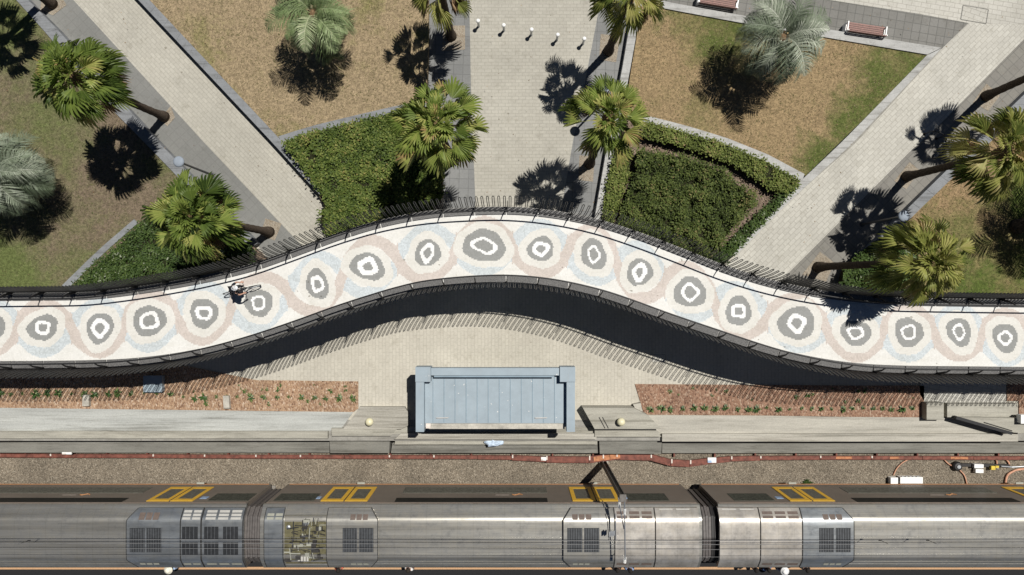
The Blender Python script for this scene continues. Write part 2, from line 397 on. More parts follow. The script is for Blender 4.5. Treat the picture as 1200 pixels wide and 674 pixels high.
# ------------------------------------------------------------------ mesh helper
class MB:
    def __init__(self):
        self.v, self.f, self.m, self.t = [], [], [], []

    def face(self, idx, mi=0, t=0.5):
        self.f.append(tuple(idx)); self.m.append(mi); self.t.append(t)

    def add(self, pts, faces, mi=0, t=0.5):
        o = len(self.v)
        self.v.extend([tuple(p) for p in pts])
        for f in faces:
            self.face([i + o for i in f], mi, t)

    def poly(self, pts, mi=0, t=0.5):
        self.add(pts, [range(len(pts))], mi, t)

    def box(self, c, s, mi=0, mat=None):
        x, y, z = s[0] / 2, s[1] / 2, s[2] / 2
        pts = [Vector((sx * x, sy * y, sz * z)) for sz in (-1, 1) for sy in (-1, 1) for sx in (-1, 1)]
        if mat is not None:
            pts = [mat @ p for p in pts]
        pts = [p + Vector(c) for p in pts]
        self.add(pts, [(0, 2, 3, 1), (4, 5, 7, 6), (0, 1, 5, 4), (2, 6, 7, 3), (0, 4, 6, 2), (1, 3, 7, 5)], mi)

    def bar(self, a, b, w, h, mi=0, up=(0, 0, 1)):
        a, b = Vector(a), Vector(b)
        d = (b - a)
        ln = d.length
        d.normalize()
        s = d.cross(Vector(up))
        if s.length < 1e-4:
            s = d.cross(Vector((1, 0, 0)))
        s.normalize()
        n = s.cross(d)
        R = Matrix((d, s, n)).transposed()
        self.box((a + b) / 2, (ln, w, h), mi, R)

    def prism(self, pts, z0, z1, mi=0, mside=None):
        """pts = xy loop."""
        n = len(pts)
        ar = sum(pts[i][0] * pts[(i + 1) % n][1] - pts[(i + 1) % n][0] * pts[i][1] for i in range(n))
        if ar < 0:
            pts = list(reversed(pts))
        o = len(self.v)
        self.v.extend([(p[0], p[1], z1) for p in pts]); self.v.extend([(p[0], p[1], z0) for p in pts])
        self.face(range(o, o + n), mi)
        self.face(reversed(range(o + n, o + 2 * n)), mi)
        ms = mi if mside is None else mside
        for i in range(n):
            j = (i + 1) % n
            self.face((o + i, o + n + i, o + n + j, o + j), ms)

    def tube(self, path, rad, n=6, mi=0, cap=True, t=0.5):
        path = [Vector(p) for p in path]
        k = len(path)
        o = len(self.v)
        ref = None
        for i, p in enumerate(path):
            d = (path[min(i + 1, k - 1)] - path[max(i - 1, 0)]).normalized()
            if ref is None:
                ref = d.orthogonal().normalized()
            s = (ref - d * ref.dot(d))
            s = s.normalized() if s.length > 1e-5 else d.orthogonal().normalized()
            ref = s
            b = d.cross(s)
            r = rad[i] if isinstance(rad, (list, tuple)) else rad
            for q in range(n):
                a = 2 * PI * q / n
                self.v.append(tuple(p + s * (r * math.cos(a)) + b * (r * math.sin(a))))
        for i in range(k - 1):
            for q in range(n):
                a, b2 = o + i * n + q, o + i * n + (q + 1) % n
                self.face((a, b2, b2 + n, a + n), mi, t)
        if cap:
            self.face(reversed(range(o, o + n)), mi, t)
            self.face(range(o + (k - 1) * n, o + k * n), mi, t)

    def lathe(self, prof, n=16, c=(0, 0, 0), mi=0):
        """prof = [(r, z)] bottom to top."""
        o = len(self.v)
        for r, z in prof:
            for q in range(n):
                a = 2 * PI * q / n
                self.v.append((c[0] + r * math.cos(a), c[1] + r * math.sin(a), c[2] + z))
        for i in range(len(prof) - 1):
            for q in range(n):
                a, b = o + i * n + q, o + i * n + (q + 1) % n
                self.face((a, b, b + n, a + n), mi)
        self.face(reversed(range(o, o + n)), mi)
        self.face(range(o + (len(prof) - 1) * n, o + len(prof) * n), mi)

    def ball(self, c, r, sc=(1, 1, 1), n=12, mi=0, z0=-1.0):
        k = max(4, n // 2)
        prof = []
        for i in range(k + 1):
            a = math.asin(z0) + (PI / 2 - math.asin(z0)) * i / k
            prof.append((max(1e-3, math.cos(a)) * r, math.sin(a) * r))
        o = len(self.v)
        self.lathe(prof, n, (0, 0, 0), mi)
        for i in range(o, len(self.v)):
            x, y, z = self.v[i]
            self.v[i] = (c[0] + x * sc[0], c[1] + y * sc[1], c[2] + z * sc[2])

    def build(self, name, mats, parent=None, smooth=False, tint=False, label=None):
        me = bpy.data.meshes.new(name)
        me.from_pydata(self.v, [], self.f)
        if not isinstance(mats, (list, tuple)):
            mats = [mats]
        for mt in mats:
            me.materials.append(mt)
        if len(mats) > 1:
            me.polygons.foreach_set('material_index', self.m)
        if smooth:
            me.polygons.foreach_set('use_smooth', [True] * len(me.polygons))
        if tint:
            a = me.attributes.new('tint', 'FLOAT', 'FACE')
            a.data.foreach_set('value', self.t)
        me.update()
        o = bpy.data.objects.new(name, me)
        C.objects.link(o)
        if parent is not None:
            o.parent = parent
        if label:
            o['label'] = label
        return o


def tag(o, label, cat, group=None):
    o['label'] = label
    o['category'] = cat
    if group:
        o['group'] = group
    return o


def thing(name, label, cat, loc=(0, 0, 0), rz=0.0, group=None):
    o = bpy.data.objects.new(name, None)
    o.empty_display_size = 0.3
    C.objects.link(o)
    o.location = loc
    o.rotation_euler = (0, 0, rz)
    return tag(o, label, cat, group)


def struct(o):
    o['kind'] = 'structure'
    return o


def dup(root, loc, rz=None, label=None, group=None, scale=None):
    r = root.copy()
    C.objects.link(r)
    r.location = loc
    if rz is not None:
        r.rotation_euler = (0, 0, rz)
    if scale:
        r.scale = (scale,) * 3
    if label:
        r['label'] = label
    if group:
        r['group'] = group
    for ch in list(root.children):
        c = ch.copy(); C.objects.link(c); c.parent = r
        for g in list(ch.children):
            d = g.copy(); C.objects.link(d); d.parent = c
    return r


def px(pts, z=0.0):
    return [tuple(P(u, v, z)[:2]) for u, v in pts]


def sheet(name, pts, z, mat):
    b = MB()
    q = px(pts, z)
    n = len(q)
    ar = sum(q[i][0] * q[(i + 1) % n][1] - q[(i + 1) % n][0] * q[i][1] for i in range(n))
    if ar < 0:
        q.reverse()
    b.poly([(x, y, z) for x, y in q])
    return struct(b.build(name, mat))


def raised(name, pts, z, mat, z0=-0.05, mside=None):
    b = MB()
    b.prism(px(pts, z), z0, z, 0, 1 if mside else 0)
    return b.build(name, [mat, mside] if mside else mat)


def inside(poly, x, y):
    c = False
    n = len(poly)
    j = n - 1
    for i in range(n):
        xi, yi = poly[i]; xj, yj = poly[j]
        if (yi > y) != (yj > y) and x < (xj - xi) * (y - yi) / (yj - yi) + xi:
            c = not c
        j = i
    return c


# ------------------------------------------------------------------ the ground and its surfaces
YE, YP = -7.72, -13.38                       # edge of the cutting, edge of the platform
b = MB()
prof = [(400, 0), (YE, 0), (YE, -1.3), (YP, -1.3), (YP, -0.02), (-400, -0.02)]
for x in (-400, 400):
    for y, z in prof:
        b.v.append((x, y, z))
for i in range(5):
    b.face((i, i + 1, 7 + i, 6 + i))
struct(b.build('ground', M['ground']))

sheet('plaza_paving', [(-300, 250), (1500, 250), (1500, 492), (-300, 492)], 0.004, M['plaza'])
sheet('avenue_path', [(546, -150), (724, -150), (704, 0), (689, 78), (671, 168), (655, 262), (650, 330), (557, 330), (557, 235), (552, 110), (550, 0)], 0.012, M['pave_mid'])
sheet('grey_avenue_strip_path', [(496, -150), (546, -150), (550, 0), (552, 110), (557, 235), (557, 330), (515, 330), (515, 160), (500, 120), (500, 0)], 0.008, M['grey_mid'])
sheet('grey_avenue_verge_path', [(724, -150), (772, -150), (748, 10), (733, 85), (714, 170), (697, 330), (650, 330), (655, 262), (671, 168), (689, 78), (704, 0)], 0.008, M['grey_mid'])
sheet('diagonal_path', [(-53, -150), (21, -150), (162, 0), (318, 168), (376, 232), (450, 310), (375, 310), (344, 278), (240, 168), (86, 0)], 0.012, M['pave_left'])
sheet('grey_diagonal_path', [(-106, -150), (-53, -150), (86, 0), (240, 168), (344, 278), (375, 310), (330, 325), (300, 285), (185, 168), (60, 33), (28, 0)], 0.008, M['grey_left'])
sheet('pale_diagonal_path', [(1135, 27), (1320, -150), (1400, -160), (1200, 46), (1097, 150), (1065, 179), (925, 319), (880, 362), (800, 362), (862, 300), (919, 241), (1002, 168), (1104, 57)], 0.012, M['pave_right'])
sheet('grey_diagonal_verge_path', [(1400, -170), (1450, -120), (1110, 205), (1066, 247), (1000, 310), (980, 362), (880, 362), (925, 319), (1065, 179), (1097, 150), (1200, 46)], 0.008, M['grey_right'])
sheet('upper_path', [(724, -150), (1500, -300), (1500, -255), (1218, 29), (1135, 27), (1075, 16), (972, 0), (900, -12), (724, -42)], 0.0165, M['pave_top'])
sheet('grey_upper_path', [(724, -42), (900, -12), (972, 0), (1075, 16), (1135, 27), (1104, 57), (1090, 62), (950, 36), (786, 6), (740, 3)], 0.0085, M['grey_top'])
# cut-in service lids flush with the paving
lid = thing('service_lid', 'square paved service lid with a thin steel edge in the upper path', 'manhole cover', P(1142, 17, 0.021), math.radians(-9.5))
bb = MB(); bb.box((0, 0, 0.002), (1.3, 0.72, 0.004)); bb.build('lid_infill', M['pave_top'], lid)
bb = MB()
for (a, c) in (((-0.68, -0.38, 0.003), (0.68, -0.38, 0.003)), ((-0.68, 0.38, 0.003), (0.68, 0.38, 0.003)), ((-0.68, -0.36, 0.003), (-0.68, 0.36, 0.003)), ((0.68, -0.36, 0.003), (0.68, 0.36, 0.003))):
    bb.bar(a, c, 0.035, 0.008)
bb.build('lid_frame', M['grey_top'], lid)
lid2 = dup(lid, P(772, 420, 0.008), 0.03, 'dark square service lid in the shade below the bridge', scale=0.5)

# lawns
tan, tan2 = (0.258, 0.2, 0.124), (0.248, 0.182, 0.102)
grn = (0.085, 0.115, 0.028)


def gp(u, v, r, w):
    p = P(u, v, 0.42)
    return (p.x, p.y, r, w)


G1 = grass('grass_left', (0.15, 0.118, 0.082), (0.1, 0.12, 0.042), [gp(10, 330, 4.5, 0.9), gp(20, 130, 3.5, 0.45), gp(55, 150, 3.2, 0.7), gp(10, 20, 4.5, 0.8), gp(150, 290, 1.8, 0.6), gp(95, 322, 2.2, 0.6), gp(40, 300, 4.0, 0.35), gp(30, 80, 3.5, 0.35), gp(195, 195, 1.5, 0.5), gp(100, 330, 1.6, 0.7)], 0.0)
G2 = grass('grass_dry', tan, (0.115, 0.13, 0.03), [gp(240, 55, 1.5, 0.35), gp(435, 18, 1.6, 0.4), gp(500, 40, 1.0, 0.5), gp(330, 155, 1.2, 0.25)], -0.12)
G3 = grass('grass_half_dry', tan2, (0.085, 0.102, 0.03), [gp(855, 35, 3.2, 1.0), gp(1050, 75, 2.6, 1.0), gp(1015, 125, 2.0, 1.0), gp(965, 185, 1.9, 1.0), gp(1035, 95, 2.0, 1.0), gp(995, 150, 1.7, 1.0), gp(820, 140, 1.6, 0.35), gp(800, 18, 1.6, 0.6), gp(1075, 62, 1.6, 0.9), gp(985, 155, 1.3, 0.6), gp(940, 50, 1.5, 0.5)], -0.1)
G4 = grass('grass_right', (0.24, 0.17, 0.095), (0.075, 0.10, 0.025), [gp(1130, 270, 2.0, 0.5), gp(1150, 340, 4.2, 0.9), gp(1200, 230, 2.6, 0.9), gp(1090, 262, 1.4, 0.6), gp(1220, 330, 4.0, 0.8)], 0.0)
struct(raised('lawn_grass_bed', [(-320, -150), (-110, -150), (22, 0), (52, 34), (128, 118), (180, 170), (215, 206), (165, 262), (80, 338), (70, 360), (-320, 360)], 0.42, G1))
struct(raised('lawn_dry_grass_bed', [(30, -150), (496, -150), (502, 0), (502, 60), (500, 118), (455, 128), (400, 142), (360, 153), (328, 165), (302, 137), (172, 0)], 0.42, G2))
struct(raised('lawn_half_dry_bed', [(753, 2), (790, 10), (870, 25), (957, 40), (1090, 64), (983, 168), (944, 206), (900, 184), (850, 164), (800, 149), (752, 137), (732, 130), (740, 80)], 0.42, G3))
struct(raised('lawn_right_bed', [(1500, -170), (1268, 60), (1116, 203), (1071, 248), (1030, 290), (1010, 345), (1010, 362), (1500, 362)], 0.42, G4))
# planting beds below the hedges
struct(raised('soil_bed_left', [(160, 260), (215, 206), (295, 288), (330, 320), (300, 350), (70, 352), (80, 336)], 0.40, M['soil_bed']))
struct(raised('soil_bed_avenue', [(330, 168), (400, 145), (460, 130), (500, 120), (515, 125), (518, 180), (520, 330), (420, 320), (372, 226)], 0.40, M['soil_bed']))
struct(raised('soil_bed_middle', [(735, 130), (752, 140), (800, 152), (850, 168), (900, 188), (942, 210), (916, 238), (858, 296), (820, 340), (700, 330), (709, 243)], 0.40, M['soil_bed']))

# garden walls -----------------------------------------------------------------
def wall(label, a, c, z=0.5, mat='wall_blue', name='garden_wall'):
    """a and c are the two top edges (pixels), both in the same direction; blocks with fine joints."""
    bb = MB()
    A = [P(u, v, z) for u, v in a]
    Cc = [P(u, v, z) for u, v in c]

    def res(path, n):
        ls = [0]
        for i in range(len(path) - 1):
            ls.append(ls[-1] + (path[i + 1] - path[i]).length)
        out = []
        for k in range(n + 1):
            s = ls[-1] * k / n
            i = max(j for j in range(len(ls)) if ls[j] <= s + 1e-9)
            i = min(i, len(path) - 2)
            t = (s - ls[i]) / max(1e-9, ls[i + 1] - ls[i])
            out.append(path[i].lerp(path[i + 1], t))
        return out
    ln = sum((A[i + 1] - A[i]).length for i in range(len(A) - 1))
    n = max(2, int(ln / 1.0))
    ra, rc = res(A, n), res(Cc, n)
    for i in range(n):
        q = [ra[i], ra[i + 1], rc[i + 1], rc[i]]
        cx = sum((p for p in q), Vector()) / 4
        q = [cx + (p - cx) * Vector((1, 1, 1)) for p in q]
        d = (q[1] - q[0]).normalized() * 0.006
        q = [q[0] + d, q[1] - d, q[2] - d, q[3] + d]
        bb.prism([(p.x, p.y) for p in q], 0.0, z)
    # mortar core keeps the wall one body
    core = [p.lerp(r, 0.02) for p, r in zip(ra, rc)] + [r.lerp(p, 0.02) for p, r in reversed(list(zip(ra, rc)))]
    bb.prism([(p.x, p.y) for p in core], 0.0, z - 0.012)
    o = bb.build(name, M[mat])
    return tag(o, label, 'wall')


wall('blue-grey retaining wall edging the shaded left lawn', [(-120, -150), (19, 0), (55, 40), (125, 122), (177, 175), (290, 292)], [(-104, -150), (33, 0), (66, 33), (136, 112), (187, 168), (302, 285)])
wall('long straight blue-grey wall between diagonal path and dry lawn', [(21, -150), (162, 0), (318, 166), (376, 230)], [(36, -150), (175, 0), (326, 161), (372, 213)])
wall('gently curved grey kerb between dry lawn and leafy hedge', [(326, 160), (360, 149), (400, 139), (460, 125), (502, 117)], [(331, 168), (362, 157), (402, 147), (462, 132), (504, 124)], 0.46, name='garden_kerb')
wall('pale straight wall right of the paved avenue', [(770, -150), (743, 0), (729, 82), (712, 168), (697, 255), (690, 300)], [(781, -150), (753, 0), (737, 90), (720, 172), (706, 255), (699, 300)], 0.55, 'wall_pale')
wall('pale wall behind the benches at the top of the right lawn', [(757, -3), (786, 3), (875, 19), (950, 31), (1103, 56)], [(755, 5), (784, 11), (870, 27), (957, 42), (1087, 64)], 0.5, 'wall_pale')
wall('stepped pale wall along the left side of the pale diagonal path', [(1103, 57), (1000, 167), (920, 241), (862, 300)], [(1086, 65), (985, 168), (911, 238), (856, 297)], 0.5, 'wall_pale')
wall('curved pale kerb between right lawn and bush bed', [(735, 130), (752, 134), (800, 146), (850, 161), (900, 181), (943, 204)], [(735, 138), (750, 142), (798, 154), (847, 169), (897, 190), (940, 213)], 0.46, 'wall_pale', 'garden_kerb')
wall('blue-grey wall along the small lawn at the right', [(1424, -120), (1250, 62), (1111, 198), (1065, 243), (1005, 303)], [(1440, -108), (1262, 70), (1119, 206), (1073, 250), (1014, 310)], 0.5, 'wall_blue')
wall('narrow grey kerb between shaded left lawn and dark hedge', [(157, 257), (115, 293), (72, 335)], [(162, 261), (120, 298), (79, 339)], 0.46, name='garden_kerb')

# tree pits
for pts in ([(200, 124), (187, 140), (196, 148), (205, 138)], [(49, -4), (70, -8), (78, 6), (62, 18), (47, 12)],
            [(704, 40), (727, 42), (722, 73), (702, 70)], [(679, 182), (697, 184), (695, 213), (678, 211)],
            [(520, 30), (545, 30), (545, 58), (518, 60)], [(1156, 98), (1172, 112), (1158, 130), (1140, 120)],
            [(1066, 190), (1078, 200), (1062, 222), (1048, 212)], [(961, 295), (978, 308), (968, 330), (940, 322)],
            [(311, 256), (330, 262), (322, 282), (305, 276)]):
    sheet('tree_pit_ground', pts, 0.02, M['soil'])


# ------------------------------------------------------------------ the footbridge
NP = [(-320, 352), (-150, 352), (0, 351.5), (50, 351), (100, 350.3), (125, 348.5), (175, 342), (225, 333.5), (250, 328.5), (300, 316), (350, 298.5), (400, 280), (450, 265), (500, 255.5), (550, 251.5), (600, 250.5), (650, 255), (700, 265), (750, 281), (800, 300), (850, 319.5), (900, 335), (950, 346), (1000, 353), (1050, 356.5), (1125, 358), (1200, 359), (1350, 360.5), (1520, 362)]
SP = [(-320, 424), (-150, 424), (0, 424), (100, 423), (150, 421), (200, 415.5), (250, 406), (300, 392.5), (350, 376), (400, 358), (450, 342), (475, 335), (500, 329.5), (550, 324.3), (600, 323), (650, 328), (700, 339), (737, 351), (775, 365), (825, 382), (900, 406.5), (950, 418.5), (1000, 426), (1050, 429), (1125, 430), (1200, 430.8), (1350, 432), (1520, 433)]


def interp(tab, u):
    """Cubic (finite-difference Hermite) interpolation of a table."""
    i = 0
    while i < len(tab) - 2 and tab[i + 1][0] < u:
        i += 1
    x0, y0 = tab[i]; x1, y1 = tab[i + 1]

    def sl(k):
        a, c = tab[max(k - 1, 0)], tab[min(k + 1, len(tab) - 1)]
        return (c[1] - a[1]) / (c[0] - a[0])
    h = x1 - x0
    t = (u - x0) / h
    m0, m1 = sl(i) * h, sl(i + 1) * h
    return (2 * t**3 - 3 * t**2 + 1) * y0 + (t**3 - 2 * t**2 + t) * m0 + (-2 * t**3 + 3 * t**2) * y1 + (t**3 - t**2) * m1


def edge_path(tab, step=0.05):
    pts = []
    u = -318.0
    while u < 1518:
        p = P(u, interp(tab, u), HB)
        pts.append(Vector((p.x, p.y, 0)))
        u += 1.0
    # light smoothing, then even spacing
    for _ in range(60):
        pts = [pts[0]] + [(pts[i - 1] + pts[i] * 2 + pts[i + 1]) / 4 for i in range(1, len(pts) - 1)] + [pts[-1]]
    out, acc = [pts[0]], 0.0
    i, cur = 0, pts[0]
    need = step
    while i < len(pts) - 1:
        seg = (pts[i + 1] - cur).length
        if seg >= need:
            cur = cur.lerp(pts[i + 1], need / seg)
            out.append(cur.copy())
            need = step
        else:
            need -= seg
            cur = pts[i + 1]
            i += 1
    return out


EN, ES = edge_path(NP), edge_path(SP)


def frame_at(path, k, sgn):
    a, c = path[max(k - 2, 0)], path[min(k + 2, len(path) - 1)]
    t = (c - a).normalized()
    n = Vector((-t.y, t.x, 0)) * sgn
    return path[k], t, n


bridge = thing('footbridge', 'winding footbridge paved with a white mosaic of grey ringed eyes', 'footbridge', (0, 0, 0))
# slab: a strip between both edges, with fascia
nseg = 260
top_n, top_s = [], []
for k in range(nseg + 1):
    i = int(k * (len(EN) - 1) / nseg); j = int(k * (len(ES) - 1) / nseg)
    p, t, n = frame_at(EN, i, 1); top_n.append(p + n * 0.32)
    p, t, n = frame_at(ES, j, -1); top_s.append(p + n * 0.32)
bb = MB()
for k in range(nseg + 1):
    a, c = top_n[k], top_s[k]
    ai, ci = a.lerp(c, 0.18), c.lerp(a, 0.18)
    bb.v += [(a.x, a.y, HB - 0.006), (c.x, c.y, HB - 0.006), (c.x, c.y, HB - 0.3), (ci.x, ci.y, HB - 0.75), (ai.x, ai.y, HB - 0.75), (a.x, a.y, HB - 0.3)]
for k in range(nseg):
    o = k * 6
    for q in range(6):
        r = (q + 1) % 6
        bb.face((o + q, o + r, o + 6 + r, o + 6 + q))
bb.build('deck_slab', M['deck_conc'], bridge)
# piers
for u in (-190, 110, 395, 790, 1110, 1400):
    vm = (interp(NP, u) + interp(SP, u)) / 2
    p = P(u, vm, HB)
    bb = MB()
    bb.prism([(p.x + x, p.y + y) for x, y in ((-0.35, -0.7), (-0.2, -0.85), (0.2, -0.85), (0.35, -0.7), (0.35, 0.7), (0.2, 0.85), (-0.2, 0.85), (-0.35, 0.7))], 0.0, HB - 0.74)
    bb.build('pier', M['deck_conc'], bridge)

# mosaic --------------------------------------------------------------------
EYES = [(-250, 385, 16, 17), (-190, 384, 18, 15), (-128, 386, 15, 18), (-66, 384, 19, 16), (-9, 383, 15, 17), (50, 384, 18.5, 14.5), (117, 384.5, 15, 19), (175, 376, 20.5, 17), (239, 367, 17, 17), (303, 355, 17.5, 15), (372, 333, 13.5, 17.5), (431, 312.5, 20, 16), (501, 296.5, 14.5, 16.5), (567.5, 288, 25, 19), (633.7, 291.7, 15, 15), (695.7, 298, 14.5, 18.5), (749.5, 319, 14.5, 16.5), (808.7, 342.5, 18.5, 18.5), (865.5, 364.5, 15.5, 17), (933.7, 378.7, 21, 20), (1003, 390, 18, 15), (1065, 389.5, 17, 17), (1124, 389, 14, 17), (1178, 396, 14, 18), (1240, 394, 18, 16), (1300, 396, 15, 18), (1362, 395, 18, 16), (1424, 397, 15, 17)]
rnd = random.Random(5)
EW = [(rnd.uniform(0, 6.3), rnd.uniform(0, 6.3), rnd.uniform(-0.5, 0.5), rnd.uniform(0.53, 0.64), rnd.uniform(0.29, 0.38)) for _ in EYES]


def ribbon(u, up_even):
    i = 0
    while i < len(EYES) - 2 and EYES[i + 1][0] < u:
        i += 1
    a, c = EYES[i], EYES[i + 1]
    t = min(1, max(0, (u - a[0]) / (c[0] - a[0])))
    cy = a[1] + (c[1] - a[1]) * t
    half = (interp(SP, u) - interp(NP, u)) / 2
    aa, ac = min(a[3] + 14, half - 8), min(c[3] + 14, half - 8)
    amp = aa + (ac - aa) * t
    co = math.cos(PI * t)
    co = math.copysign(abs(co) ** 0.8, co)
    sgn = 1 if (i % 2 == 1) == up_even else -1
    return cy - sgn * amp * co


def classify(u, v):
    i0 = min(range(len(EYES)), key=lambda k: abs(EYES[k][0] - u) + (0 if abs(EYES[k][0] - u) < 60 else 0))
    for k in (i0 - 1, i0, i0 + 1):
        if not 0 <= k < len(EYES):
            continue
        eu, ev, rx, ry = EYES[k]
        p, q, rot, wr, cr = EW[k]
        du, dv = u - eu, v - ev
        if abs(du) > 40 or abs(dv) > 40:
            continue
        cs, sn = math.cos(rot * 0.65), math.sin(rot * 0.65)
        du, dv = du * cs - dv * sn, du * sn + dv * cs
        th = math.atan2(dv / ry, du / rx)
        wob = 1 + 0.055 * math.sin(3 * th + p) + 0.04 * math.sin(2 * th + q) + 0.02 * math.sin(7 * th + q)
        rho = math.hypot(du / rx, dv / ry) * wob
        rin = math.hypot(du / rx * (1 + 0.15 * math.sin(p * 3)), dv / ry * (1 - 0.15 * math.sin(p * 3))) * (1 + 0.07 * math.sin(4 * th + q) + 0.05 * math.sin(3 * th - p))
        if rin < cr:
            return 3
        if rin < wr:
            return 4
        if rho < 1.0:
            return 3
        if rho < 1.0 + 9.0 / ((rx + ry) / 2):
            return 5
    for flag, mi, w in ((True, 1, 7.0), (False, 2, 6.8)):
        vr = ribbon(u, flag)
        sl = (ribbon(u + 0.5, flag) - ribbon(u - 0.5, flag))
        sl = max(-2.6, min(2.6, sl))
        if abs(v - vr) / math.sqrt(1 + sl * sl) < w:
            return mi
    return 0


CELL = 0.055
K = (CAM_H - HB) / FPX
bb = MB()
vid = {}


def gv(ix, iy):
    key = (ix, iy)
    r = vid.get(key)
    if r is None:
        r = vid[key] = len(bb.v)
        bb.v.append((ix * CELL, iy * CELL, HB))
    return r


ix0, ix1 = int(P(-316, 0, HB).x / CELL), int(P(1516, 0, HB).x / CELL)
nz, sz = {}, {}
for p in EN:
    nz[int(math.floor(p.x / CELL))] = p.y
for p in ES:
    sz[int(math.floor(p.x / CELL))] = p.y
ln = ls = None
for ix in range(ix0, ix1):
    ln, ls = nz.get(ix, ln), sz.get(ix, ls)
    if ln is None or ls is None:
        continue
    x = (ix + 0.5) * CELL
    u = x / K + 600
    for iy in range(int(ls / CELL) - 2, int(ln / CELL) + 3):
        y = (iy + 0.5) * CELL
        v = 345 - y / K
        bb.face((gv(ix, iy), gv(ix + 1, iy), gv(ix + 1, iy + 1), gv(ix, iy + 1)), classify(u, v), random.random())


def tile_mat(name, col, var):
    m, nt, bs = new_mat(name)
    at = nt.nodes.new('ShaderNodeAttribute')
    at.attribute_name = 'tint'
    v = coord(nt)
    big = noise_node(nt, v, 0.8, 6, 0.7)
    spot = noise_node(nt, v, 5.0, 5, 0.7)
    c = mixc(nt, at.outputs['Fac'], tuple(x * (1 - var) for x in col), tuple(min(0.9, x * (1 + var)) for x in col))
    c = mixc(nt, 1.0, c, mixc(nt, ramp(nt, big, 0.35, 0.7), (0.9, 0.895, 0.88), (1, 1, 1)), 'MULTIPLY')
    c = mixc(nt, 1.0, c, mixc(nt, ramp(nt, spot, 0.58, 0.78), (1, 1, 1), (0.84, 0.83, 0.8)), 'MULTIPLY')
    tiny = noise_node(nt, v, 4.2, 1, 0.3)
    c = mixc(nt, 1.0, c, mixc(nt, ramp(nt, tiny, 0.79, 0.82), (1, 1, 1), (0.5, 0.48, 0.45)), 'MULTIPLY')
    scuff = noise_node(nt, coord(nt, 0, (0.35, 2.2, 1)), 1.3, 6, 0.75)
    c = mixc(nt, 1.0, c, mixc(nt, ramp(nt, scuff, 0.5, 0.75), (1, 1, 1), (0.9, 0.89, 0.865)), 'MULTIPLY')
    L(nt, c, bs.inputs['Base Color'])
    bs.inputs['Roughness'].default_value = 0.7
    return m


mos = [tile_mat('mosaic_white', (0.67, 0.665, 0.635), 0.05), tile_mat('mosaic_rose', (0.53, 0.475, 0.435), 0.09), tile_mat('mosaic_blue', (0.51, 0.555, 0.575), 0.12),
       tile_mat('mosaic_grey', (0.255, 0.26, 0.252), 0.07), tile_mat('mosaic_bright', (0.76, 0.765, 0.765), 0.03), tile_mat('mosaic_cream', (0.635, 0.625, 0.585), 0.05)]
bb.build('mosaic', mos, bridge, tint=True)


def frame_f(path, f, sgn):
    f = max(2.0, min(len(path) - 4.0, f))
    k = int(f)
    a, ta, na = frame_at(path, k, sgn)
    c, tc, nc = frame_at(path, k + 1, sgn)
    w = f - k
    return a.lerp(c, w), ta.lerp(tc, w), na.lerp(nc, w)


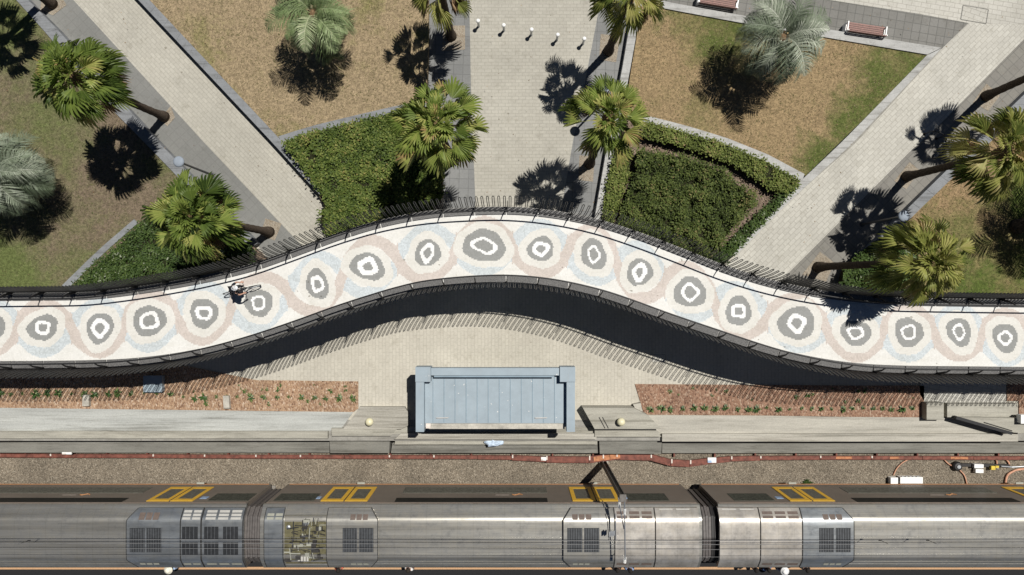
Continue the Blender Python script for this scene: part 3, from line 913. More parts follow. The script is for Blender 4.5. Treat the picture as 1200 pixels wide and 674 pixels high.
def railing(path, sgn, side):
    hr = MB()                                                     # the inner handrail
    pts = []
    for k in range(0, len(path), 6):
        p, t, n = frame_at(path, k, sgn)
        q = p + n * 0.02
        pts.append((q.x, q.y, HB + 1.05))
    hr.tube(pts, 0.034, 6)
    rail = hr.build('railing', M['black_steel'], bridge, smooth=True)
    step = 29                                                      # 1.45 m between posts
    leg_prof = [(0.33, -0.28), (0.35, 0.1), (0.38, 0.45), (0.43, 0.85), (0.50, 1.22), (0.555, 1.5)]
    for k in range(0, len(path) - step - 1, step):
        p, t, n = frame_at(path, k, sgn)
        # ledge plate of this bay
        le = MB()
        m = 6
        rows = []
        for q in range(m + 1):
            kk = k + int(round((step - 0.5) * q / m))
            pp, tt, nn = frame_at(path, min(kk, len(path) - 1), sgn)
            rows.append((pp, nn))
        for (pp, nn) in rows:
            for d, z in ((-0.035, 0.03), (-0.035, 0.075), (0.30, 0.05), (0.30, -0.02)):
                q = pp + nn * d
                le.v.append((q.x, q.y, HB + z))
        for i in range(m):
            for q in range(4):
                r = (q + 1) % 4
                f = (i * 4 + q, i * 4 + r, i * 4 + 4 + r, i * 4 + 4 + q)
                le.face(f if sgn > 0 else tuple(reversed(f)))
        le.face((0, 1, 2, 3)); le.face((m * 4 + 3, m * 4 + 2, m * 4 + 1, m * 4))
        le.build('ledge_plate', M['ledge'], rail)
        # hairpin bars of this bay
        bm = MB()
        um = p.x / K + 600
        nl = 6 if (270 < um < 900 or sgn < 0) else 9
        for i in range(nl):
            c0 = k + step * (i + 0.5) / nl
            path_pts = []
            w = step / nl * 0.175
            for s_ in (-1, 1):
                pp, tt, nn = frame_f(path, c0 + s_ * w, sgn)
                for d, z in (leg_prof if s_ < 0 else leg_prof[::-1]):
                    q = pp + nn * d
                    path_pts.append(Vector((q.x, q.y, HB + z)))
                if s_ < 0:
                    for e, dd, zz in ((-0.7, 0.572, 1.555), (0.0, 0.58, 1.58), (0.7, 0.572, 1.555)):
                        pm, tm, nm = frame_f(path, c0 + e * w, sgn)
                        q = pm + nm * dd
                        path_pts.append(Vector((q.x, q.y, HB + zz)))
            bm.tube(path_pts, 0.0185, 5)
        bm.build('bar_panel', M['bar_steel'], rail)
        # forked post
        po = MB()
        base = p + n * 0.315
        def at(d, z):
            q = p + n * d
            return Vector((q.x, q.y, HB + z))
        for (a, c, w0, w1) in ((at(0.315, -0.25), at(0.30, 0.15), 0.13, 0.12), (at(0.30, 0.15), at(0.16, 0.75), 0.12, 0.07), (at(0.16, 0.75), at(0.03, 1.03), 0.07, 0.035), (at(0.32, 0.15), at(0.42, 0.6), 0.06, 0.035), (at(0.42, 0.6), at(0.47, 0.9), 0.035, 0.02)):
            wa = n * 0.5
            u0, u1 = n * (w0 / 2), n * (w1 / 2)
            h = t * 0.016
            po.add([a - u0 - h, a + u0 - h, c + u1 - h, c - u1 - h, a - u0 + h, a + u0 + h, c + u1 + h, c - u1 + h],
                   [(0, 1, 2, 3), (7, 6, 5, 4), (0, 4, 5, 1), (1, 5, 6, 2), (2, 6, 7, 3), (3, 7, 4, 0)])
        po.build('post', M['black_steel'], rail)
    rail['label'] = side
    return rail


railing(EN, 1, 'north railing of dark hairpin bars leaning out')
railing(ES, -1, 'south railing of dark hairpin bars leaning out')


# ------------------------------------------------------------------ palms
def trunk_mesh(parent, base, top, r0, r1, lean=0.0):
    bb = MB()
    pts, rad = [], []
    n = 26
    d = top - base
    for i in range(n + 1):
        t = i / n
        p = base + d * t
        p += Vector((d.y, -d.x, 0)) * 0.25 * lean * math.sin(PI * t)
        pts.append(p)
        r = r0 + (r1 - r0) * t
        if t < 0.12:
            r += (0.12 - t) * 0.9 * r0 / 0.12 * 0.55
        rad.append(r * (1.05 if i % 2 else 0.97))
    bb.tube(pts, rad, 12)
    return bb.build('trunk', M['trunk'], parent, smooth=True)


def fan_leaf(bb, o, az, el, pet, R, tint, rng, nseg=14, spread=1.2, mi=0, droop=0.5):
    """A costapalmate leaf: petiole and pleated fan with split drooping tips."""
    d = Vector((math.cos(az) * math.cos(el), math.sin(az) * math.cos(el), math.sin(el)))
    s = Vector((-math.sin(az), math.cos(az), 0))
    roll = rng.uniform(-1.0, 1.0)
    n = s.cross(d) * -1
    n = d.cross(s)
    s, n = s * math.cos(roll) + n * math.sin(roll), n * math.cos(roll) - s * math.sin(roll)
    # petiole
    pts = []
    for i in range(4):
        t = i / 3
        p = o + d * (pet * t) + Vector((0, 0, -0.12 * pet * t * t))
        pts.append(p)
    w = 0.022
    for i in range(3):
        a, c = pts[i], pts[i + 1]
        bb.add([a - s * w, a + s * w, c + s * w * 0.8, c - s * w * 0.8], [(0, 1, 2, 3)], mi, min(1, tint + 0.12))
    hub = pts[-1]
    d2 = (pts[-1] - pts[-2]).normalized()
    n2 = d2.cross(s).normalized()
    fold = 0.95                                                    # V fold along the midrib

    def pt(a, r):
        x, y = math.cos(a) * r, math.sin(a) * r
        k = r / R
        p = hub + d2 * x + s * y * 0.8 + n2 * (abs(y) * fold - 0.1 * r)
        p.z -= droop * R * k * k * 0.55
        return p
    da = 2 * spread / nseg
    for i in range(nseg):
        a = -spread + da * (i + 0.5)
        k = 1 - 0.25 * (abs(a) / spread) ** 2
        rj = R * 0.6 * k
        rt = R * k * rng.uniform(0.92, 1.06)
        tt = max(0, min(1, tint + rng.uniform(-0.13, 0.13)))
        h0 = pt(a, 0.03 * R)
        l, r_, m = pt(a - da * 0.5, rj), pt(a + da * 0.5, rj), pt(a, rj) + n2 * (0.055 * R)
        tip = pt(a + rng.uniform(-0.03, 0.03), rt)
        tip.z -= droop * R * rng.uniform(0.1, 0.28)
        l2, r2 = pt(a - da * 0.26, rt * 0.86), pt(a + da * 0.26, rt * 0.86)
        bb.add([h0, l, m, r_, l2, r2, tip], [(0, 1, 2), (0, 2, 3), (1, 4, 2), (2, 4, 6), (2, 6, 5), (2, 5, 3)], mi, tt)


def fan_palm(label, base, crown, R=2.05, n=42, mat='fan', seed=1, yellow=0.0, dead=5, blade=0.93, r0=0.2, r1=0.145):
    rng = random.Random(seed)
    b0, c0 = Vector(base), Vector(crown)
    root = thing('fan_palm', label, 'palm tree', b0)
    top = c0 - b0
    trunk_mesh(root, Vector((0, 0, 0)), top + Vector((0, 0, -0.25)), r0, r1, rng.uniform(-0.15, 0.15))
    bb = MB()
    pts = [top + Vector((0, 0, z)) for z in (-1.0, -0.7, -0.35, 0.0, 0.25)]
    bb.tube(pts, [r1 * 1.1, r1 * 1.7, r1 * 2.0, r1 * 1.6, 0.05], 10)
    bb.build('leaf_bases', M['boots'], root, smooth=True)
    bb = MB()
    for i in range(n):
        t = (i + 0.5) / n                                        # 0 = youngest, upright
        az = i * 2.39996 + rng.uniform(-0.45, 0.45)
        el = math.radians(74 - 112 * t ** 0.8 + rng.uniform(-18, 18))
        pet = (0.35 + 0.75 * min(1, t * 2.0)) * R / 2.05 * rng.uniform(0.55, 1.22)
        rr = blade * R / 2.05 * rng.uniform(0.72, 1.12) * (0.7 + 0.3 * min(1, t * 3))
        tint = 0.62 - 0.3 * t + rng.uniform(-0.3, 0.3) + yellow * rng.uniform(0, 0.5)
        if t > 0.72 and rng.random() < 0.4:
            tint = rng.uniform(0.75, 0.98)
        fan_leaf(bb, top + Vector((0, 0, 0.1 - 0.35 * t)), az, el, pet, rr, tint, rng, droop=0.35 + 0.5 * t)
    bb.build('crown', M[mat], root, tint=True)
    if dead:
        bb = MB()
        for i in range(dead):
            az = rng.uniform(0, 2 * PI)
            fan_leaf(bb, top + Vector((0, 0, -0.45)), az, math.radians(rng.uniform(-55, -12)), 0.95 * R / 2.05, 0.72, rng.random(), rng, droop=0.8)
        bb.build('dead_leaves', M['dead'], root, tint=True)
    return root


def feather_frond(bb, o, az, el, ln, rng, tint, mi=0):
    d = Vector((math.cos(az), math.sin(az), 0))
    s = Vector((-math.sin(az), math.cos(az), 0))
    n = 15
    pts, p, e = [], o.copy(), el
    bend = rng.uniform(1.7, 2.7)
    for i in range(n + 1):
        pts.append(p.copy())
        e_i = el - bend * (i / n) ** 1.25
        p = p + (d * math.cos(e_i) + Vector((0, 0, math.sin(e_i)))) * (ln / n)
    for i in range(n):
        w = 0.02 * (1 - i / n) + 0.004
        bb.add([pts[i] - s * w, pts[i] + s * w, pts[i + 1] + s * w * 0.85, pts[i + 1] - s * w * 0.85], [(0, 1, 2, 3)], mi, min(1, tint + 0.3))
    m = 44
    for j in range(m):
        t = 0.12 + 0.88 * (j + 0.5) / m
        f = t * n
        i = min(n - 1, int(f))
        q = pts[i].lerp(pts[i + 1], f - i)
        tan_ = (pts[i + 1] - pts[i]).normalized()
        up = tan_.cross(s) * -1
        if up.z < 0:
            up = -up
        ll = ln * 0.34 * math.sin(PI * min(1, 0.18 + 0.8 * t)) * rng.uniform(0.85, 1.12)
        for sg in (-1, 1):
            v = (s * sg * 0.72 + tan_ * 0.62 + up * 0.28 + Vector((rng.uniform(-1, 1), rng.uniform(-1, 1), rng.uniform(-1, 1))) * 0.1).normalized()
            a = q
            mid = q + v * ll * 0.5
            tip = q + v * ll + Vector((0, 0, -ll * 0.38))
            wv = tan_ * 0.021
            bb.add([a - wv * 0.6, a + wv * 0.6, mid + wv, tip, mid - wv], [(0, 1, 2, 4), (4, 2, 3)], mi, max(0, min(1, tint + rng.uniform(-0.15, 0.15))))


def feather_palm(label, base, crown, ln=1.9, n=38, mat='feather', seed=1):
    rng = random.Random(seed)
    b0, c0 = Vector(base), Vector(crown)
    root = thing('feather_palm', label, 'palm tree', b0)
    top = c0 - b0
    trunk_mesh(root, Vector((0, 0, 0)), top + Vector((0, 0, -0.15)), 0.28, 0.22)
    bb = MB()
    pts = [top + Vector((0, 0, z)) for z in (-0.9, -0.6, -0.3, 0.0, 0.2)]
    bb.tube(pts, [0.25, 0.38, 0.42, 0.3, 0.06], 10)
    bb.build('leaf_bases', M['boots'], root, smooth=True)
    bb = MB()
    for i in range(n):
        t = (i + 0.5) / n
        az = i * 2.39996 + rng.uniform(-0.35, 0.35)
        el = math.radians(78 - 82 * t + rng.uniform(-12, 12))
        feather_frond(bb, top + Vector((math.cos(az) * 0.08, math.sin(az) * 0.08, 0.05 - 0.2 * t)), az, el, ln * rng.uniform(0.8, 1.15) * (1.26 - 0.1 * t), rng, 0.64 - 0.42 * t + rng.uniform(-0.25, 0.3))
    bb.build('crown', M[mat], root, tint=True)
    return root


fan_palm('tall fan palm with a full crown over the wall of the shaded left lawn', P(193, 137), P(84, 90, 7.5), 2.25, 78, 'fan', 3, 0.0, 12)
fan_palm('fan palm with dark crown above the hedge by the left lamp post', P(316, 272), P(224, 254, 7.4), 2.2, 84, 'fan', 5, -0.3, 10)
fan_palm('bright green fan palm rising between leafy hedge and paved avenue', P(530, 188), P(511, 145, 7.4), 2.25, 76, 'fan', 8, 0.3, 7)
fan_palm('open-crowned fan palm beside the pale wall right of the avenue', P(691, 192), P(714, 137, 7.4), 2.05, 50, 'fan', 13, 0.3, 5)
fan_palm('sparse fan palm with bare trunk left of the row of bollards', P(529, 43), P(513, -29, 6.0), 2.0, 36, 'fan_yellow', 21, 0.2, 9)
fan_palm('fan palm with ragged crown right of the row of bollards', P(713, 60), P(741, -14, 7.4), 1.95, 40, 'fan_yellow', 34, 0.2, 8)
fan_palm('yellowish fan palm with long bare trunk over the small right lawn', P(1062, 207), P(1182, 177, 7.5), 2.2, 58, 'fan_yellow', 55, 0.3, 10)
fan_palm('fan palm with a yellow-green crown drooping onto the bridge railing', P(958, 313), P(1090, 308, 8.3), 2.1, 66, 'fan_yellow', 89, 0.25, 10)
fan_palm('fan palm at the upper left corner, only its trunk foot in view', P(62, 5), P(-88, -90, 7.6), 2.15, 40, 'fan', 144, 0.0, 4)
fan_palm('fan palm at the right edge of the photo, only its dark trunk in view', P(1155, 113), P(1292, 52, 7.5), 2.0, 34, 'fan', 233, 0.1, 4)
feather_palm('light green feather palm on the dry lawn left of the avenue', P(384, 62, 0.4), P(367, 16, 4.0), 2.0, 30, 'feather_green', 4)
feather_palm('silvery feather palm on the right lawn near the benches', P(892, 80, 0.4), P(917, 44, 3.9), 2.05, 32, 'feather', 9)
feather_palm('silvery grey feather palm at the left edge of the shaded lawn', P(48, 216, 0.4), P(-4, 203, 3.7), 2.05, 50, 'feather', 16)
feather_palm('feather palm beyond the right edge whose shadow falls on the lawn', P(1190, 266, 0.4), P(1313, 226, 5.0), 2.2, 30, 'feather', 25)


# ------------------------------------------------------------------ hedges
def hedge(label, poly, h, dens, mat, seed, leaf=0.12, z0=0.4, name='hedge', cat='hedge', rough=0.16):
    rng = random.Random(seed)
    q = px(poly, z0 + h * 0.9)
    bb = MB()
    xs = [p[0] for p in q]; ys = [p[1] for p in q]
    cx, cy = sum(xs) / len(xs), sum(ys) / len(ys)
    inner = [(cx + (x - cx) * 0.97, cy + (y - cy) * 0.97) for x, y in q]
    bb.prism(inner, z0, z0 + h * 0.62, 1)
    area = abs(sum(q[i][0] * q[(i + 1) % len(q)][1] - q[(i + 1) % len(q)][0] * q[i][1] for i in range(len(q)))) / 2
    n = int(area * dens)
    k = 0
    while k < n:
        x, y = rng.uniform(min(xs), max(xs)), rng.uniform(min(ys), max(ys))
        jx, jy = x + rng.gauss(0, 0.07), y + rng.gauss(0, 0.07)
        if not inside(q, x, y):
            continue
        k += 1
        lum = 1.15 * mnoise.noise(Vector((x * 1.7, y * 1.7, seed))) + 0.75 * mnoise.noise(Vector((x * 3.9, y * 3.9, seed + 7))) + 0.4 * mnoise.noise(Vector((x * 0.5, y * 0.5, seed + 3)))
        if lum < -0.5 and rng.random() < 0.8:
            continue                                              # gaps that show the twigs
        z = z0 + h * (0.88 + 0.30 * lum * rough / 0.16) - abs(rng.gauss(0, 0.10)) * h
        a = rng.uniform(0, 2 * PI)
        tilt = rng.uniform(0.0, 0.9)
        d = Vector((math.cos(a) * math.cos(tilt), math.sin(a) * math.cos(tilt), math.sin(tilt) * rng.choice((-0.6, 1))))
        s = Vector((-math.sin(a), math.cos(a), rng.uniform(-0.5, 0.5))).normalized()
        l, w = leaf * rng.uniform(0.55, 1.5), leaf * 0.3 * rng.uniform(0.8, 1.3)
        p = Vector((jx, jy, z))
        tt = max(0, min(1, 0.45 + 0.22 * lum + 0.3 * mnoise.noise(Vector((x * 0.9, y * 0.9, seed + 40))) + rng.gauss(0, 0.2)))
        bb.add([p, p + d * l * 0.5 + s * w, p + d * l, p + d * l * 0.5 - s * w], [(0, 1, 2, 3)], 0, tt)
    o = bb.build(name, [M[mat], M['twig']], tint=True)
    return tag(o, label, cat)


hedge('bright leafy hedge between curved kerb and bridge left of the avenue', [(331, 167), (362, 155), (400, 146), (462, 131), (500, 126), (508, 150), (518, 190), (519, 226), (500, 262), (470, 285), (400, 300), (372, 260), (380, 232), (366, 212)], 0.75, 650, 'hedge_a', 1, 0.13)
hedge('deep green clipped hedge between left kerb and bridge', [(163, 261), (215, 213), (262, 262), (296, 292), (300, 325), (240, 345), (90, 350), (82, 336)], 0.7, 620, 'hedge_d', 2, 0.12)
hedge('large dark bush filling the middle of the bed right of the avenue', [(748, 173), (800, 181), (852, 200), (891, 233), (871, 255), (840, 297), (813, 317), (760, 302), (722, 285), (729, 246), (744, 205)], 1.15, 700, 'hedge_b', 3, 0.11, name='bush', cat='bush', rough=0.2)
hedge('olive hedge strip along the curved kerb of the right lawn', [(757, 141), (800, 153), (850, 168), (900, 188), (940, 213), (926, 226), (904, 222), (897, 215), (856, 190), (795, 169), (752, 159)], 0.7, 620, 'hedge_c', 4, 0.12)
hedge('green hedge strip beside the pale diagonal path', [(938, 215), (914, 240), (860, 297), (844, 314), (833, 306), (862, 277), (901, 240), (913, 227)], 0.6, 640, 'hedge_d', 5, 0.13)
hedge('narrow hedge strip behind the pale avenue wall', [(722, 172), (742, 174), (738, 205), (728, 235), (718, 268), (706, 262), (712, 215)], 0.6, 600, 'hedge_c', 6, 0.12)
hedge('mixed green shrubs under the drooping palm near the bridge', [(1003, 302), (1030, 282), (1062, 268), (1078, 290), (1085, 345), (1030, 350), (985, 338), (990, 318)], 0.6, 520, 'hedge_d', 7, 0.14, 0.3, 'shrub', 'shrub')

# ------------------------------------------------------------------ lamps, bollards, benches
def lamp(label, u, v, h=3.75):
    t = thing('street_lamp', label, 'street lamp', P(u, v))
    bb = MB(); bb.lathe([(0.14, 0), (0.14, 0.03), (0.065, 0.05), (0.06, 1.0), (0.048, h - 0.25)], 12); bb.build('pole', M['lamp_pole'], t, smooth=False)
    bb = MB(); bb.lathe([(0.06, h - 0.28), (0.09, h - 0.2), (0.16, h - 0.12), (0.16, h - 0.1)], 16); bb.build('lamp_neck', M['lamp_pole'], t)
    bb = MB(); bb.lathe([(0.25, h - 0.1), (0.265, h - 0.06), (0.25, h - 0.02), (0.2, h + 0.02), (0.1, h + 0.04), (0.01, h + 0.045)], 24); bb.build('lamp_head', M['lamp_top'], t, smooth=True)
    return t


lamp('slim street lamp with round grey head beside the left lawn wall', 249.5, 205.5)
lamp('street lamp with pale round head by the wall of the right lawn', 1010, 263, 3.9)
lamp('street lamp standing under the palm crown right of the avenue', 697, 129, 3.6)

bol = thing('bollard', 'white-topped bollard, leftmost of the row across the avenue', 'bollard', P(561, 31), 0, 'bollards across the avenue')
bb = MB(); bb.lathe([(0.075, 0), (0.075, 0.02), (0.06, 0.03), (0.06, 0.68)], 14); bb.build('post', M['galv'], bol)
bb = MB(); bb.lathe([(0.068, 0.66), (0.105, 0.68), (0.11, 0.74), (0.085, 0.79), (0.02, 0.805)], 16); bb.build('cap', M['white'], bol, smooth=True)
for (u, v, lb) in ((590.5, 36, 'white-topped bollard, second from the left in the row across the avenue'), (622.5, 41, 'white-topped bollard in the middle of the row across the avenue'),
                   (652.5, 47, 'white-topped bollard, second from the right in the row across the avenue'), (683, 51.5, 'white-topped bollard, rightmost of the row beside the grey strip')):
    dup(bol, P(u, v), 0, lb)


def bench(label, u, v, rz):
    t = thing('park_bench', label, 'bench', P(u, v), rz)
    bb = MB()
    for i in range(5):
        bb.box((0, -0.2 + i * 0.1, 0.45), (1.95, 0.078, 0.035))
    bb.build('seat', M['bench_wood'], t)
    bb = MB()
    for i in range(3):
        bb.box((0, -0.29 - 0.03 * i, 0.56 + i * 0.11), (1.95, 0.035, 0.085))
    bb.build('backrest', M['bench_wood'], t)
    for sx in (-1, 1):
        bb = MB()
        bb.box((sx * 1.0, 0, 0.22), (0.05, 0.42, 0.42)); bb.box((sx * 1.0, -0.05, 0.64), (0.055, 0.5, 0.04)); bb.box((sx * 1.0, 0.17, 0.53), (0.045, 0.05, 0.2)); bb.box((sx * 1.0, -0.31, 0.6), (0.045, 0.06, 0.4))
        bb.build('end_frame', M['white'], t)
    return t


bench('red-brown slatted bench with white ends on the grey upper path', 1009, 38, math.radians(-8.5))
bench('red-brown slatted bench cut off by the top edge', 838, 6, math.radians(-9.5))


# ------------------------------------------------------------------ bicycle and people
def bicycle(label, loc, rz, group=None):
    t = thing('bicycle', label, 'bicycle', loc, rz)
    R = 0.34
    for wx in (-0.52, 0.52):
        w = MB()
        w.tube([(wx + R * math.cos(a), 0, R + R * math.sin(a)) for a in [2 * PI * i / 28 for i in range(29)]], 0.022, 6, cap=False)
        wh = w.build('wheel', M['rubber'], t, smooth=True)
        w = MB()
        w.tube([(wx + (R - .035) * math.cos(a), 0, R + (R - .035) * math.sin(a)) for a in [2 * PI * i / 28 for i in range(29)]], 0.012, 5, cap=False)
        for i in range(14):
            a = 2 * PI * i / 14
            w.bar((wx, 0, R), (wx + (R - .035) * math.cos(a), 0, R + (R - .035) * math.sin(a)), 0.004, 0.004, 0, (0, 1, 0))
        w.build('rim', M['galv'], wh)
    bb = MB()
    bbk, st, hd0, hd1, ra, fa = (-0.08, 0, 0.29), (-0.2, 0, 0.8), (0.36, 0, 0.68), (0.33, 0, 0.88), (-0.52, 0, R), (0.52, 0, R)
    for a, c, r in ((bbk, st, .018), (bbk, hd0, .02), (st, hd1, .018), (hd0, hd1, .022), (st, ra, .012), (bbk, ra, .013), (hd0, fa, .016), (st, (-0.225, 0, 0.94), .014)):
        bb.tube([a, c], r, 8)
    bb.build('frame', M['black_steel'], t)
    bb = MB()
    bb.tube([hd1, (0.32, 0, 1.0)], 0.015, 8)
    bb.tube([(0.30, -0.3, 1.0), (0.36, -0.2, 1.01), (0.37, 0, 1.0), (0.36, 0.2, 1.01), (0.30, 0.3, 1.0)], 0.014, 8)
    bb.build('handlebar', M['black_steel'], t)
    bb = MB(); bb.ball((-0.235, 0, 0.955), 0.1, (1.35, 0.75, 0.4), 12); bb.build('saddle', M['rubber'], t, smooth=True)
    bb = MB()
    bb.tube([(-0.08, -0.09, 0.29), (-0.08, 0.09, 0.29)], 0.015, 6)
    for s in (-1, 1):
        bb.bar((-0.08, s * 0.08, 0.29), (-0.08 + s * 0.12, s * 0.09, 0.29 + s * 0.1), 0.02, 0.02)
        bb.box((-0.08 + s * 0.12, s * 0.14, 0.29 + s * 0.1), (0.09, 0.09, 0.02))
    bb.build('pedals', M['galv'], t)
    return t


def skin_obj(name, pts, edges, mat, parent, level=1):
    bm = bmesh.new()
    lay = bm.verts.layers.skin.verify()
    vs = []
    for i, (p, r) in enumerate(pts):
        v = bm.verts.new(p)
        v[lay].radius = (r, r)
        v[lay].use_root = (i == 0)
        vs.append(v)
    for a, c in edges:
        bm.edges.new((vs[a], vs[c]))
    me = bpy.data.meshes.new(name)
    bm.to_mesh(me); bm.free()
    me.materials.append(mat)
    o = bpy.data.objects.new(name, me)
    C.objects.link(o)
    if parent is not None:
        o.parent = parent
    m = o.modifiers.new('skin', 'SKIN'); m.use_smooth_shade = True
    s = o.modifiers.new('sub', 'SUBSURF'); s.levels = level; s.render_levels = level
    return o


SKIN = plain('skin', (0.48, 0.28, 0.2), 0.55, 0, 0.08)
SKIN2 = plain('skin_deep', (0.2, 0.11, 0.075), 0.55, 0, 0.08)
CL = {}


def cloth(c):
    if c not in CL:
        CL[c] = plain('cloth_%d' % len(CL), c, 0.85, 0, 0.15, 10, 0.2)
    return CL[c]


def person(label, loc, rz, pose, shirt, legs, hair, hat=None, skin=SKIN, group=None):
    """pose: joints facing local +X."""
    t = thing('person', label, 'person', loc, rz, group)
    J = pose
    pts, edges, ix = [], [], {}

    def add(k, r, par=None, p=None):
        ix[k] = len(pts)
        pts.append((p if p is not None else J[k], r))
        if par:
            edges.append((ix[par], ix[k]))
    add('pelvis', 0.13)
    add('waist', 0.115, 'pelvis'); add('chest', 0.14, 'waist'); add('neck', 0.055, 'chest'); add('jaw', 0.075, 'neck'); add('brow', 0.092, 'jaw'); add('top', 0.07, 'brow')
    nose = Vector(J['jaw']).lerp(Vector(J['brow']), 0.45) + Vector(J['face']) * 0.11
    add('nose', 0.014, 'jaw', tuple(nose))
    for s in 'LR':
        add('sh' + s, 0.06, 'chest'); add('el' + s, 0.043, 'sh' + s); add('wr' + s, 0.028, 'el' + s); add('pa' + s, 0.034, 'wr' + s)
        w, pa = Vector(J['wr' + s]), Vector(J['pa' + s])
        d = (pa - w).normalized()
        sd = d.cross(Vector(J['face'])).normalized()
        if sd.length < 0.1:
            sd = Vector((0, 1, 0))
        cur = Vector(J['face']).cross(sd) * -0.2
        for q, fl in enumerate((0.07, 0.08, 0.075, 0.06)):
            b0 = pa + sd * (-0.03 + 0.02 * q) + d * 0.03
            k = 'f%s%d' % (s, q)
            add(k + 'a', 0.009, 'pa' + s, tuple(b0)); add(k + 'b', 0.0085, k + 'a', tuple(b0 + d * fl * 0.55)); add(k + 'c', 0.008, k + 'b', tuple(b0 + d * fl * 0.8 + Vector((0, 0, -0.02))))
        b0 = w.lerp(pa, 0.6) - sd * 0.035
        add('t' + s, 0.0095, 'pa' + s, tuple(b0 - sd * 0.015)); add('t2' + s, 0.009, 't' + s, tuple(b0 - sd * 0.03 + d * 0.045))
        add('hip' + s, 0.085, 'pelvis'); add('kn' + s, 0.058, 'hip' + s); add('an' + s, 0.04, 'kn' + s); add('toe' + s, 0.036, 'an' + s)
    skin_obj('body', pts, edges, skin, t)
    g = 1.17
    sp = [(J['waist'], 0.115 * g), (J['chest'], 0.14 * g), (J['pelvis'], 0.13 * g), (J['shL'], 0.062 * g), (J['shR'], 0.062 * g),
          (tuple(Vector(J['shL']).lerp(Vector(J['elL']), 0.75)), 0.055), (tuple(Vector(J['shR']).lerp(Vector(J['elR']), 0.75)), 0.055)]
    skin_obj('shirt', sp, [(0, 1), (0, 2), (1, 3), (1, 4), (3, 5), (4, 6)], cloth(shirt), t)
    tp = [(J['pelvis'], 0.13 * g), (J['hipL'], 0.085 * g), (J['hipR'], 0.085 * g), (J['knL'], 0.07), (J['knR'], 0.07),
          (tuple(Vector(J['knL']).lerp(Vector(J['anL']), 0.9)), 0.055), (tuple(Vector(J['knR']).lerp(Vector(J['anR']), 0.9)), 0.055)]
    skin_obj('trousers', tp, [(0, 1), (0, 2), (1, 3), (2, 4), (3, 5), (4, 6)], cloth(legs), t)
    for s in 'LR':
        bb = MB(); a, c = Vector(J['an' + s]), Vector(J['toe' + s])
        bb.ball(tuple(a.lerp(c, 0.45)), 0.07, (1.9, 0.75, 0.75), 10)
        bb.build('shoe', cloth((0.05, 0.05, 0.055)), t, smooth=True)
    br = Vector(J['brow'])
    fc = Vector(J['face'])
    for s in (-1, 1):
        bb = MB(); e = Vector(J['jaw']).lerp(br, 0.7) + fc * 0.085 + Vector((-fc.y, fc.x, 0)) * 0.033 * s
        bb.ball(tuple(e), 0.013, (1, 1, 1), 8); bb.build('eye', M['dirt'], t)
        bb = MB(); e = Vector(J['jaw']).lerp(br, 0.6) - fc * 0.01 + Vector((-fc.y, fc.x, 0)) * 0.095 * s
        bb.ball(tuple(e), 0.028, (0.6, 0.4, 1.1), 8); bb.build('ear', skin, t)
    bb = MB()
    bb.ball(tuple(br - fc * 0.015 + Vector((0, 0, 0.015))), 0.118, (1.08, 0.95, 1.0), 16, 0, -0.15)
    bb.build('hair', cloth(hair), t, smooth=True)
    if hat:
        bb = MB()
        c = br + Vector((0, 0, 0.03))
        if hat[0] == 'helmet':
            bb.ball(tuple(c), 0.122, (1.2, 0.98, 0.85), 20, 0, 0.0)
            ho = bb.build('helmet', cloth(hat[1]), t, smooth=True)
            bb = MB()
            for y in (-0.055, 0.0, 0.055):
                bb.box(tuple(c + Vector((0.0, y, 0.108 - abs(y) * 0.35))), (0.17, 0.016, 0.012))
            bb.build('helmet_slots', M['rubber'], ho)
        else:
            bb.lathe([(0.215, 0.0), (0.215, 0.012), (0.13, 0.02), (0.125, 0.1), (0.09, 0.125), (0.01, 0.13)], 20, tuple(c))
            bb.build('hat', cloth(hat[1]), t, smooth=True)
    return t


def stand(rng):
    a = rng.uniform(-0.05, 0.1)
    return dict(pelvis=(0, 0, 0.95), waist=(0, 0, 1.12), chest=(0.01, 0, 1.33), neck=(0.0, 0, 1.49), jaw=(0.02, 0, 1.56), brow=(0.015, 0, 1.65), top=(0.01, 0, 1.71), face=(1, 0, 0),
                shL=(0, 0.17, 1.41), shR=(0, -0.17, 1.41), elL=(-0.04, 0.24, 1.12), elR=(-0.03, -0.24, 1.12), wrL=(0.1 + a, 0.22, 0.9), wrR=(0.05 + a, -0.23, 0.88),
                paL=(0.13 + a, 0.21, 0.84), paR=(0.07 + a, -0.22, 0.81), hipL=(0, 0.09, 0.88), hipR=(0, -0.09, 0.88), knL=(0.03, 0.1, 0.48), knR=(0.01, -0.1, 0.48),
                anL=(-0.02, 0.1, 0.08), anR=(-0.03, -0.1, 0.08), toeL=(0.13, 0.12, 0.04), toeR=(0.12, -0.12, 0.04))


cyc_pos = P(287, 339.5, HB)
cyc_rz = math.radians(14)
bicycle('black bicycle being ridden along the mosaic footbridge', cyc_pos + Vector((0, 0, 0.004)), cyc_rz)
ride = dict(pelvis=(-0.2, 0, 1.03), waist=(-0.1, 0, 1.19), chest=(0.05, 0, 1.38), neck=(0.15, 0, 1.5), jaw=(0.21, 0, 1.55), brow=(0.215, 0, 1.64), top=(0.2, 0, 1.7), face=(1, 0, 0),
            shL=(0.07, 0.18, 1.42), shR=(0.07, -0.18, 1.42), elL=(0.16, 0.29, 1.2), elR=(0.16, -0.29, 1.2), wrL=(0.28, 0.26, 1.06), wrR=(0.28, -0.26, 1.06),
            paL=(0.33, 0.25, 1.035), paR=(0.33, -0.25, 1.035), hipL=(-0.17, 0.1, 1.0), hipR=(-0.17, -0.1, 1.0), knL=(0.17, 0.12, 0.85), knR=(0.1, -0.12, 0.64),
            anL=(0.0, 0.13, 0.49), anR=(-0.23, -0.13, 0.28), toeL=(0.13, 0.14, 0.43), toeR=(-0.12, -0.14, 0.21))
